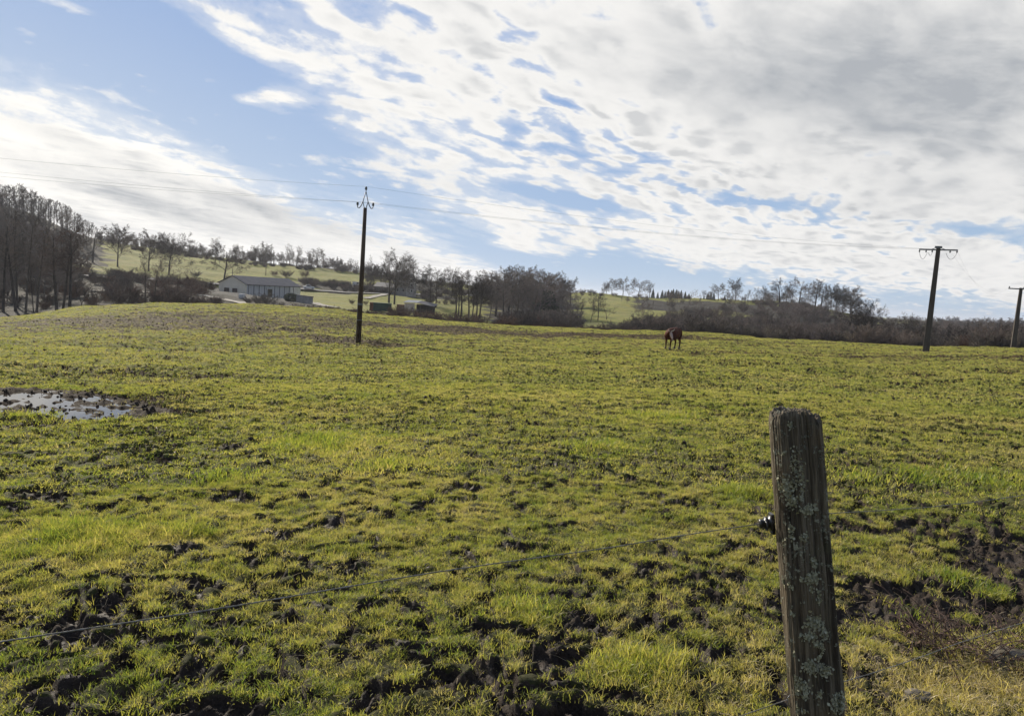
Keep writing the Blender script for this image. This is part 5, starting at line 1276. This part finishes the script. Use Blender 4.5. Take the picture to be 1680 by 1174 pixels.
def build_post():
    PT = plane_pt(1302, 671, YP); PB = plane_pt(1341, 1200, YP - .02)
    d = (PT - PB).normalized(); Lv = (PT - PB).length + .42; base = PT - d * Lv
    hw = 81 / F * (YP / math.cos(0)) / 2 * 1.0
    hw = (plane_pt(1343, 700, YP) - plane_pt(1262, 700, YP)).length / 2
    hw *= .935
    r = empty('fence_post', base, 0, 'weathered lichen covered wooden fence post in the right foreground', 'fence post')
    q = Vector((0, 0, 1)).rotation_difference(d); r.rotation_mode = 'QUATERNION'; r.rotation_quaternion = q
    na, nz = 300, 520
    th = np.linspace(0, 2 * np.pi, na, endpoint=False); zz = np.linspace(0, 1, nz)
    T, Z = np.meshgrid(th, zz); zl = Z * Lv
    c, s = np.cos(T), np.sin(T); n_ = 3.2
    rad = hw / (np.abs(c) ** n_ + np.abs(s * 1.12) ** n_) ** (1 / n_)
    rad = rad * (1.0 + .07 * (1 - Z))
    x0 = rad * c; y0 = rad * s
    arc = T * hw * 1.15
    def pn(f, g, sd): return perlin(np.cos(T) * f + 50, np.sin(T) * f + 50 + Z * g, sd)
    gr = pn(9, 3.0, 71) * .0030 + pn(22, 5, 72) * .0020 + pn(50, 9, 73) * .0012 + pn(90, 30, 74) * .0006
    # cracks: angle, depth, half-width, reach from the top
    for a0, dep, wd, lo, wob in ((R(-50), .060, .080, -.2, .010), (R(-62), .011, .045, .30, .03), (R(-78), .013, .035, .45, .04), (R(-112), .006, .03, .2, .03), (R(-138), .007, .03, .55, .03), (R(-95), .005, .03, .0, .05), (R(20), .012, .05, .3, .02), (R(80), .02, .04, .4, .03), (R(150), .012, .04, .3, .03)):
        cen = a0 + wob * np.sin(Z * 9 + a0 * 5) + .015 * np.sin(Z * 31 + a0)
        dd = (T - cen + np.pi) % (2 * np.pi) - np.pi
        gr = gr - dep * np.exp(-(np.abs(dd) / wd) ** 2.2) * np.clip((Z - lo) / .25, 0, 1) * (.75 + .4 * pn(3, 6, 75))
    # bulges lower down
    gr = gr + .006 * np.exp(-((Z - .42) / .06) ** 2) * np.clip(np.cos(T - R(-20)), 0, 1) + pn(2.2, 2.5, 76) * .005
    # rounded worn edge at the top
    edge = np.clip((Z - .985) / .015, 0, 1); rr = 1 - .10 * edge ** 2
    X = (x0 + gr * c) * rr; Y = (y0 + gr * s) * rr
    def topz(x, y):
        z = perlin(x * 75 + 9, y * 75, 77) * .007 + perlin(x * 190, y * 190, 78) * .005 + perlin(x * 26, y * 26, 79) * .006
        z = z - .012 * smooth(x / hw, -.62, -1.0) - .010 * smooth(x / hw, .25, .5) - .010 * smooth(x / hw, .70, .80)
        z = z - .030 * np.exp(-((x - hw * .74 - (y + hw) * -.1) / .0042) ** 2) * (y < 0) - .010 * np.exp(-((x + hw * .10) / .004) ** 2) - .008 * np.exp(-((x - hw * .42) / .003) ** 2)
        return z
    Zc = zl + topz(X, Y) * smooth(Z, .90, 1.0)
    V = [np.stack((X, Y, Zc), -1).reshape(-1, 3)]
    i = np.arange(nz - 1)[:, None] * na; k = np.arange(na)[None, :]; k2 = (k + 1) % na
    Fq = np.stack((i + k, i + k2, i + na + k2, i + na + k), -1).reshape(-1, 4)
    # top: rings shrinking to the heart
    nr = 40; xs, ys = X[-1], Y[-1]; off = nz * na; Fs = [Fq]
    prev = (nz - 1) * na
    for j in range(1, nr):
        f = 1 - j / nr; xx, yy = xs * f, ys * f
        V.append(np.stack((xx, yy, Lv + topz(xx, yy) - .004 * (1 - f)), -1)); kk = np.arange(na); kn = (kk + 1) % na
        Fs.append(np.stack((prev + kk, prev + kn, off + kn, off + kk), -1)); prev = off; off += na
    V.append(np.array([[0, 0, Lv - .006]])); kk = np.arange(na); Ft = np.stack((prev + kk, prev + (kk + 1) % na, np.full(na, off)), -1)
    po = mesh_np('post', np.concatenate(V), [np.concatenate(Fs), Ft], post_material(), r, smooth=True)
    # lichen: crusts and small bushy tufts, each cluster a part
    mt, t, p = new_mat('grey_green_lichen'); nn = noise(coords(), 160, 4, .6); hb = attr('hue')
    t.links.new(mixc(sstep(nn, .35, .65), (0.19, 0.185, 0.12), mixc(hb, (0.31, 0.30, 0.20), (0.43, 0.41, 0.29))), p.inputs['Base Color']); p.inputs['Roughness'].default_value = .95
    rng = np.random.default_rng(17)
    inv = (Matrix.Translation(base) @ q.to_matrix().to_4x4()).inverted()
    def onface(px, py):
        w = plane_pt(px, py, YP - hw); l = inv @ w; return l.x, l.z
    spots = [(1293, 800, 12, 16, 1), (1300, 822, 7, 14, 1), (1326, 836, 13, 10, 1.3), (1289, 745, 5, 5, .7), (1299, 697, 3, 8, .8), (1318, 880, 7, 8, .8), (1300, 872, 4, 14, .7), (1330, 946, 13, 9, 1.3), (1293, 965, 10, 7, .9), (1329, 965, 5, 5, .9), (1331, 1017, 12, 13, 1.2),
             (1326, 1040, 13, 7, 1.1), (1338, 1052, 8, 8, 1), (1352, 1037, 7, 7, 1.1), (1347, 1060, 4, 8, .8), (1302, 1008, 4, 4, .8), (1326, 1090, 11, 14, 1.1), (1352, 1095, 10, 9, 1.2), (1310, 1130, 17, 13, 1.2), (1342, 1133, 5, 9, .9), (1310, 1115, 9, 6, 1), (1371, 1150, 13, 18, 1.3),
             (1341, 1073, 5, 4, 1), (1308, 1165, 12, 8, 1), (1333, 920, 4, 10, .9), (1341, 975, 4, 14, 1.0), (1296, 1075, 5, 5, .6), (1304, 762, 6, 22, .5), (1312, 780, 10, 30, .45), (1275, 900, 5, 10, .4)]
    for (px, py, rx, ry, dens) in spots:
        cx, cz = onface(px, py); m_ = YP / F; n = int(rx * ry * .75 * dens) + 8
        u = rng.normal(0, .5, (n, 2)); lx = cx + u[:, 0] * rx * m_; lz = cz + u[:, 1] * ry * m_
        lx = np.clip(lx, -hw * .97, hw * 1.0)
        # the surface there
        a = -np.arccos(np.clip(lx / (hw * 1.0), -1, 1)) ; zi = np.clip((lz / Lv * (nz - 1)).astype(int), 0, nz - 1)
        # search the ring for the vertex nearest in x on the side facing the camera
        fx = np.array([np.argmin(np.abs(X[z_] - l) + (Y[z_] > 0) * 9) for z_, l in zip(zi, lx)])
        sx, sy = X[zi, fx], Y[zi, fx]
        V_ = []; F_ = []; hu = []
        for j in range(n):
            nrm = np.array((sx[j] * .35, sy[j], 0)); nrm /= np.linalg.norm(nrm) + 1e-9; c0 = np.array((sx[j], sy[j], lz[j])); sz = rng.uniform(.0016, .0042) * (.7 + .3 * dens)
            t1 = np.cross(nrm, (0, 0, 1)); t2 = np.array((0, 0, 1.)); kk = rng.integers(5, 8); b0 = len(V_); lift = rng.uniform(.0005, .004) * dens
            tilt = rng.normal(0, .5, 2)
            V_.append(c0 + nrm * lift); 
            for e in range(kk):
                an = 2 * np.pi * e / kk; rr_ = sz * rng.uniform(.6, 1.3); o_ = math.cos(an) * rr_, math.sin(an) * rr_
                V_.append(c0 + t1 * o_[0] + t2 * o_[1] + nrm * (lift + rng.uniform(-.0012, .0022) + tilt[0] * o_[0] + tilt[1] * o_[1]))
            hv = rng.uniform(0, 1); hu += [hv] * (kk + 1); F_ += [(b0, b0 + 1 + e, b0 + 1 + (e + 1) % kk) for e in range(kk)]
        mesh_np('lichen', V_, np.array(F_), mt, r, attrs={'hue': hu})
    # bushy lichens standing off the right edge
    for px, py, rad_, n in ((1361, 944, .011, 260), (1362, 993, .019, 620), (1357, 1006, .012, 300), (1287, 1130, .006, 90), (1352, 1150, .010, 200), (1350, 938, .008, 120)):
        w = plane_pt(px - 4, py, YP - hw * .35); l = inv @ w; segs = []
        for _ in range(n):
            v = Vector((rng.normal(), rng.normal(), rng.normal())).normalized(); v.x = abs(v.x) * (1 if px > 1300 else -1); a_ = Vector(l) + v * rad_ * rng.uniform(.1, .6); b_ = a_ + (v + Vector(rng.normal(0, .6, 3))).normalized() * rad_ * .5
            segs.append((a_, b_, .0006, .0003, 1))
        v_, f_ = seg_mesh(segs); mesh_np('lichen', v_, f_, mt, r, attrs={'hue': np.full(len(v_), .5)})
    # insulator: black plastic body on a screw, with the ring the wire runs through
    BP = plain('black_plastic', (0.012, 0.012, 0.014), (0.018, 0.018, 0.02), 6, .35, spec=.5)
    l = inv @ W0; ir = MB()
    x0_ = -hw; ax = (-1, 0, 0)
    ir.lathe([(.002, 0), (.019, 0), (.0205, .003), (.0205, .006), (.014, .008), (.013, .012), (.0175, .014), (.0175, .018), (.0115, .020), (.0105, .026), (.0125, .028), (.0125, .033), (.003, .034)], 24, (x0_ + .001, l.y, l.z), ax)
    io = ir.build('insulator', BP, r, True)
    pl = MB(); pl.box((x0_ - .0035, l.y - .014, l.z - .030), (x0_ + .006, l.y + .014, l.z + .026)); pl.build('back_plate', BP, io, bevel=.002)
    hk = MB(); hk.tube([(x0_ - .022, l.y - .012 + .012 * math.cos(t) - .012, l.z + .012 * math.sin(t)) for t in np.linspace(.3, 5.6, 14)], .0022, 8); hk.build('ring', BP, io, True)
    sc_ = MB(); sc_.lathe([(.001, 0), (.0035, 0), (.0035, .003), (.001, .004)], 10, (x0_ - .004, l.y - .014, l.z - .022), ax); sc_.build('screw', GALV, io)
    # staple of the lower wire
    lw = inv @ plane_pt(1289, 1148, YP + .0); st = MB(); st.tube([(-hw * 1.02, lw.y - .01, lw.z + .02), (-hw * 1.16, lw.y - .01, lw.z + .012), (-hw * 1.16, lw.y - .01, lw.z - .008), (-hw * 1.02, lw.y - .01, lw.z - .014)], .0016, 6); st.build('staple', GALV, r, True)
    return hw
HW = build_post()

def polywire_material():
    m, t, p = new_mat('fence_wire'); n = noise(coords(), 60, 3, .6)
    t.links.new(mixc(sstep(n, .4, .6), (0.22, 0.21, 0.19), (0.12, 0.115, 0.10)), p.inputs['Base Color']); p.inputs['Roughness'].default_value = .55; return m
PW = polywire_material()
def fence_wire(pix, rad, label, twist=True):
    """a wire in the vertical plane of the fence, through the given photo points"""
    a, b = WL, WR; nrm = Vector((-(b - a).y, (b - a).x, 0)).normalized(); o = Vector(W0); pts = []
    for px, py in pix:
        d = ray(px, py); t = (o - Vector((0, 0, EYE))).dot(nrm) / d.dot(nrm); pts.append(Vector((0, 0, EYE)) + d * t)
    # resample smoothly
    P = np.array([tuple(p) for p in pts]); s = np.concatenate(([0], np.cumsum(np.linalg.norm(np.diff(P, axis=0), axis=1)))); n = int(s[-1] / .012)
    q = np.linspace(0, s[-1], n); Q = np.stack([np.interp(q, s, P[:, k]) for k in range(3)], -1)
    for _ in range(30): Q[1:-1] = (Q[:-2] + 2 * Q[1:-1] + Q[2:]) / 4
    mb = MB(); d = (b - a).normalized(); up = Vector((0, 0, 1))
    for st in (0, 1, 2) if twist else (0,):
        an = q * 220 + st * 2.09; off = np.stack((-d.y * np.cos(an), d.x * np.cos(an), np.sin(an)), -1) * rad * .55 if twist else 0
        mb.tube([tuple(v) for v in Q + off], rad * (.62 if twist else 1), 5)
    ob = mb.build('fence_wire', PW, None, True); tag(ob, label, 'wire', 'fence wires')
fence_wire([(-260, 1092), (0, 1052), (370, 996), (510, 972), (700, 940), (860, 917), (1000, 898), (1130, 876), (1250, 858), (1262, 857), (1300, 849), (1352, 842), (1430, 838), (1520, 832), (1600, 823), (1680, 812), (1800, 800)], .0015, 'upper fence wire running through the black insulator on the post')
fence_wire([(1150, 1195), (1220, 1172), (1289, 1148), (1340, 1130), (1385, 1117), (1430, 1104), (1500, 1081), (1570, 1055), (1680, 1020), (1800, 985)], .0016, 'lower fence wire near the ground behind the post')
# ------------------------------------------------------------------ the cow
def skin_mesh(name, verts, edges, mat, parent, root=0, sub=2):
    me = bpy.data.meshes.new(name); me.from_pydata([v[0] for v in verts], edges, []); me.update()
    o = bpy.data.objects.new(name, me); C.objects.link(o); o.parent = parent; me.materials.append(mat)
    sk = o.modifiers.new('skin', 'SKIN'); sk.use_smooth_shade = True
    ly = me.skin_vertices[0] if me.skin_vertices else None
    if ly is None:
        me.attributes; bm = bmesh.new(); bm.from_mesh(me); l = bm.verts.layers.skin.verify(); bm.to_mesh(me); bm.free(); ly = me.skin_vertices[0]
    for i, v in enumerate(verts):
        r = v[1]; ly.data[i].radius = r if isinstance(r, tuple) else (r, r)
    ly.data[root].use_root = True
    ss = o.modifiers.new('sub', 'SUBSURF'); ss.levels = sub; ss.render_levels = sub
    return o

def build_cow():
    fz = lambda x, y: field_z(x, y)[0]
    g = hit(1101, 572.5, 40, 70, fz)
    r = empty('cow', (g.x, g.y, g.z + .02), math.atan2(-.80, -.60), 'red brown cow with white face standing alone in the field looking at the viewer', 'cow')
    m, t, p = new_mat('red_brown_coat'); n = noise(coords(), 3.5, 5, .6)
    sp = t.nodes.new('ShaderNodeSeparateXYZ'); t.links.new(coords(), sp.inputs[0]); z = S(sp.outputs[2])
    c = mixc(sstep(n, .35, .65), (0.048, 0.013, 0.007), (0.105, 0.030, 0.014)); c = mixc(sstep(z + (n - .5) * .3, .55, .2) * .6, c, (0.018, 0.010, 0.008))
    x = S(sp.outputs[0]); y = S(sp.outputs[1])
    wf = sstep(x * .5 + y * .87 + (n - .5) * .08, .72, .78)
    c = mixc(wf, c, (0.42, 0.31, 0.26)); t.links.new(c, p.inputs['Base Color']); p.inputs['Roughness'].default_value = .75; p.inputs['Specular IOR Level'].default_value = .12
    V = [((-.30, 0, .98), (.42, .45)), ((-.78, 0, 1.02), (.32, .34)), ((-1.02, 0, 1.08), (.15, .2)), ((.20, 0, .97), (.41, .45)), ((.58, 0, 1.03), (.25, .34)),
         ((.76, .06, 1.06), (.18, .25)), ((.86, .16, 1.08), (.14, .18)), ((.90, .26, 1.08), (.12, .13)), ((.94, .36, .94), (.095, .10)), ((.98, .45, .78), (.07, .075)), ((1.00, .49, .67), (.075, .07))]
    E = [(0, 1), (1, 2), (0, 3), (3, 4), (4, 5), (5, 6), (6, 7), (7, 8), (8, 9), (9, 10)]
    for sx, off in ((1, .06), (-1, -.10)):
        b = len(V); V += [((-.80, .17 * sx, .86), (.17, .19)), ((-.70 + off * .5, .20 * sx, .68), .12), ((-.95 + off, .20 * sx, .46), .062), ((-.90 + off, .20 * sx, .16), .048), ((-.86 + off, .20 * sx, .05), (.06, .06)), ((-.84 + off, .20 * sx, -.01), (.06, .065))]
        E += [(1, b)] + [(b + k, b + k + 1) for k in range(5)]
    for sx, off in ((1, .05), (-1, -.07)):
        b = len(V); V += [((.52, .17 * sx, .80), (.13, .17)), ((.48, .18 * sx, .64), .09), ((.53 + off * .5, .18 * sx, .38), .058), ((.53 + off, .18 * sx, .14), .043), ((.56 + off, .18 * sx, .04), .056), ((.57 + off, .18 * sx, -.01), .06)]
        E += [(4, b)] + [(b + k, b + k + 1) for k in range(5)]
    skin_mesh('body', V, E, m, r)
    r.scale = (.95,) * 3
    # udder / sheath, ears, horns, tail, hooves, eyes and nose
    pal = plain('pale_horn', (.50, .45, .36), (.30, .26, .20), 8, .5); dk = plain('dark_hoof', (.03, .025, .02), (.05, .04, .03), 8, .5)
    skin_mesh('tail', [((-1.10, 0, 1.20), .035), ((-1.20, 0, 1.05), .03), ((-1.20, .02, .75), .022), ((-1.18, .03, .45), .04), ((-1.17, .03, .30), .02)], [(0, 1), (1, 2), (2, 3), (3, 4)], m, r)
    skin_mesh('sheath', [((-.25, 0, .68), .06), ((-.18, 0, .58), .045), ((-.12, 0, .52), .02)], [(0, 1), (1, 2)], m, r)
    for sx in (1, -1):
        hx = Vector((.90, .27, 1.16)); side = Vector((.85, -.5, 0)).normalized() * sx
        a = hx + side * .09; skin_mesh('ear', [(tuple(a - Vector((0, 0, .04))), (.03, .02)), (tuple(a + side * .10 - Vector((0, 0, .05))), (.05, .02)), (tuple(a + side * .19 - Vector((0, 0, .09))), .012)], [(0, 1), (1, 2)], m, r)
        mb = MB(); mb.tube([hx + side * .06 + Vector((0, 0, .01)), hx + side * .17 + Vector((0, .02, .05)), hx + side * .22 + Vector((0, .05, .13)), hx + side * .21 + Vector((0, .07, .20))], [.028, .022, .014, .004], 8); mb.build('horn', pal, r, True)
        e = Vector((.96, .38, .99)) + side * .085; mb = MB(); mb.lathe([(.002, -.018), (.013, -.012), (.018, 0), (.013, .012), (.002, .018)], 10, tuple(e)); mb.build('eye', dk, r, True)
    mb = MB(); mb.lathe([(.004, 0), (.055, .005), (.065, .03), (.05, .05), (.01, .055)], 14, (1.01, .515, .64), (.25, .4, -.5)); mb.build('nose', plain('pink_grey_nose', (.28, .20, .17), (.16, .12, .11), 20, .4), r, True)
    for x_, y_ in ((-.78, .2), (-.94, -.2), (.62, .18), (.50, -.18)):
        mb = MB(); mb.lathe([(.06, -.05), (.068, -.02), (.062, .06), (.05, .075)], 12, (x_, y_, .0)); mb.build('hoof', dk, r, True)
build_cow()

# ------------------------------------------------------------------ the corner by the gate: brambles, stone, dead stalks
def ground(px, py): return hit(px, py, 1.5, 12, lambda x, y: field_z(x, y)[0])
def corner():
    rng = random.Random(12)
    STEM = plain('bramble_stem', (0.10, 0.055, 0.040), (0.055, 0.035, 0.028), 30, .7); DEAD = plain('dead_leaf', (0.20, 0.13, 0.085), (0.105, 0.068, 0.048), 25, .8); PALE = plain('dry_stalk', (0.46, 0.38, 0.25), (0.30, 0.24, 0.15), 25, .8)
    nr = np.random.default_rng(6)
    for (px, py, n, spread, lb) in ((1575, 1080, 60, .26, 'tangle of leafless bramble stems with dead leaves by the lower wire'), (1650, 1075, 24, .22, 'thin bramble stems around the half buried stone'), (1520, 1045, 22, .16, 'small knot of dead bramble at the edge of the mud')):
        g = ground(px, py); r = empty('bramble', g, 0, lb, 'bramble', 'brambles in the right corner'); mb = MB(); lf = []
        for k in range(n):
            a = rng.uniform(0, 6.28); q = Vector((rng.gauss(0, spread * .5), rng.gauss(0, spread * .4), 0)); L = rng.uniform(.10, .34); d = Vector((math.cos(a) * .6, math.sin(a) * .6, rng.uniform(.35, 1.3))).normalized(); pts = [q]
            for s_ in range(6):
                d = (d + Vector((rng.gauss(0, .16), rng.gauss(0, .16), -.16))).normalized(); q = q + d * L / 6; q.z = max(q.z, -.01); pts.append(q.copy()); 
                if rng.random() < .5: lf.append(tuple(q + Vector((rng.gauss(0, .012), rng.gauss(0, .012), -.006))))
                if rng.random() < .35:
                    e = q + Vector((rng.gauss(0, .05), rng.gauss(0, .05), rng.uniform(-.02, .05))); mb.tube([q, (q + e) / 2 + Vector((0, 0, .008)), e], [.0012, .001, .0006], 4)
            mb.tube(pts, [.0026, .0024, .0022, .002, .0017, .0013, .0008], 5)
        mb.build('stems', STEM, r, True); leafy('dead_leaves', lf, .013, DEAD, nr, r)
    g = ground(1655, 1088); r = empty('stone', (g.x, g.y, g.z - .02), R(25), 'rounded grey brown stone half buried in grass at the right edge', 'stone')
    bm = bmesh.new(); bmesh.ops.create_icosphere(bm, subdivisions=5, radius=1)
    for v in bm.verts:
        c = v.co.copy(); f = 1 + .14 * float(perlin(np.array([c.x * 1.2 + c.z]), np.array([c.y * 1.2 - c.z]), 81)[0]) + .05 * float(perlin(np.array([c.x * 4 + c.z * 2]), np.array([c.y * 4]), 82)[0]) + .02 * float(perlin(np.array([c.x * 14 + c.z * 7]), np.array([c.y * 14 - c.z * 4]), 83)[0])
        v.co = Vector((c.x * .15, c.y * .10, c.z * .085)) * f
    me = bpy.data.meshes.new('rock'); bm.to_mesh(me); bm.free(); me.polygons.foreach_set('use_smooth', [True] * len(me.polygons)); me.materials.append(plain('mossy_stone', (0.125, 0.105, 0.082), (0.065, 0.062, 0.038), 14, .95, bmp=.004)); o = bpy.data.objects.new('rock', me); C.objects.link(o); o.parent = r
    for i, (px, py, sx) in enumerate(((1408, 1062, .02), (1474, 1068, .018), (1510, 1150, .05), (1497, 1072, .012))):
        g = ground(px, py); bm = bmesh.new(); bmesh.ops.create_icosphere(bm, subdivisions=3, radius=1)
        for v in bm.verts: v.co = Vector((v.co.x * sx * 1.4, v.co.y * sx, v.co.z * sx * .7)) * (1 + .3 * float(perlin(np.array([v.co.x * 1.4 + i]), np.array([v.co.y + v.co.z * 2]), 84 + i)[0]))
        me = bpy.data.meshes.new('stone'); bm.to_mesh(me); bm.free(); me.materials.append(plain('pale_stone', (0.15, 0.13, 0.105), (0.09, 0.08, 0.065), 30, .9)); o = bpy.data.objects.new('stone', me); C.objects.link(o); o.location = g - Vector((0, 0, sx * .25))
        tag(o, ('small pale stone in the mud just right of the post', 'small pale stone under the lower wire', 'flat pale stone at the bottom edge right of the post', 'smallest pale stone under the lower wire')[i], 'stone')
    # straws and stalks scattered over the ground
    segs = []
    for _ in range(2600):
        D = math.sqrt(rng.uniform(2.2 ** 2, 8 ** 2)); a = rng.uniform(R(-38), R(38))
        x, y = D * math.sin(a), D * math.cos(a); segs.append((x, y))
    P = np.array(segs); q = ground(1610, 1120); ex = np.stack((nr.normal(q.x, .5, 1500), nr.normal(q.y, .32, 1500)), -1); P = np.concatenate((P, ex)); z = field_z(P[:, 0], P[:, 1])[0]; ss = []
    for (x, y), zz in zip(P, z):
        a = rng.uniform(0, 6.28); L = rng.uniform(.02, .09); d = Vector((math.cos(a), math.sin(a), rng.uniform(-.05, .6))).normalized(); b = Vector((x, y, zz + .006)); mid = b + d * L * .5 + Vector((0, 0, .004)); e = b + d * L
        ss.append((b, mid, .0010, .0009, 0)); ss.append((mid, e, .0009, .0004, 0))
    v, f = seg_mesh(ss); o = mesh_np('straw', v, f, PALE); tag(o, 'dead pale grass stalks lying over the near ground', 'straw', kind='stuff')
corner()
# ------------------------------------------------------------------ winter haze
def haze():
    mb = MB(); mb.box((-9600, -9600, -60), (9600, 9600, 75))
    m = bpy.data.materials.new('haze'); m.use_nodes = True; t = m.node_tree; t.nodes.clear()
    o = t.nodes.new('ShaderNodeOutputMaterial'); v = t.nodes.new('ShaderNodeVolumePrincipled')
    v.inputs['Color'].default_value = (0.86, 0.90, 1.0, 1); v.inputs['Density'].default_value = 0.00012; v.inputs['Anisotropy'].default_value = 0.3
    t.links.new(v.outputs[0], o.inputs['Volume'])
    tag(mb.build('haze', m), 'thin pale winter haze filling the valley', 'haze', kind='stuff')
haze()
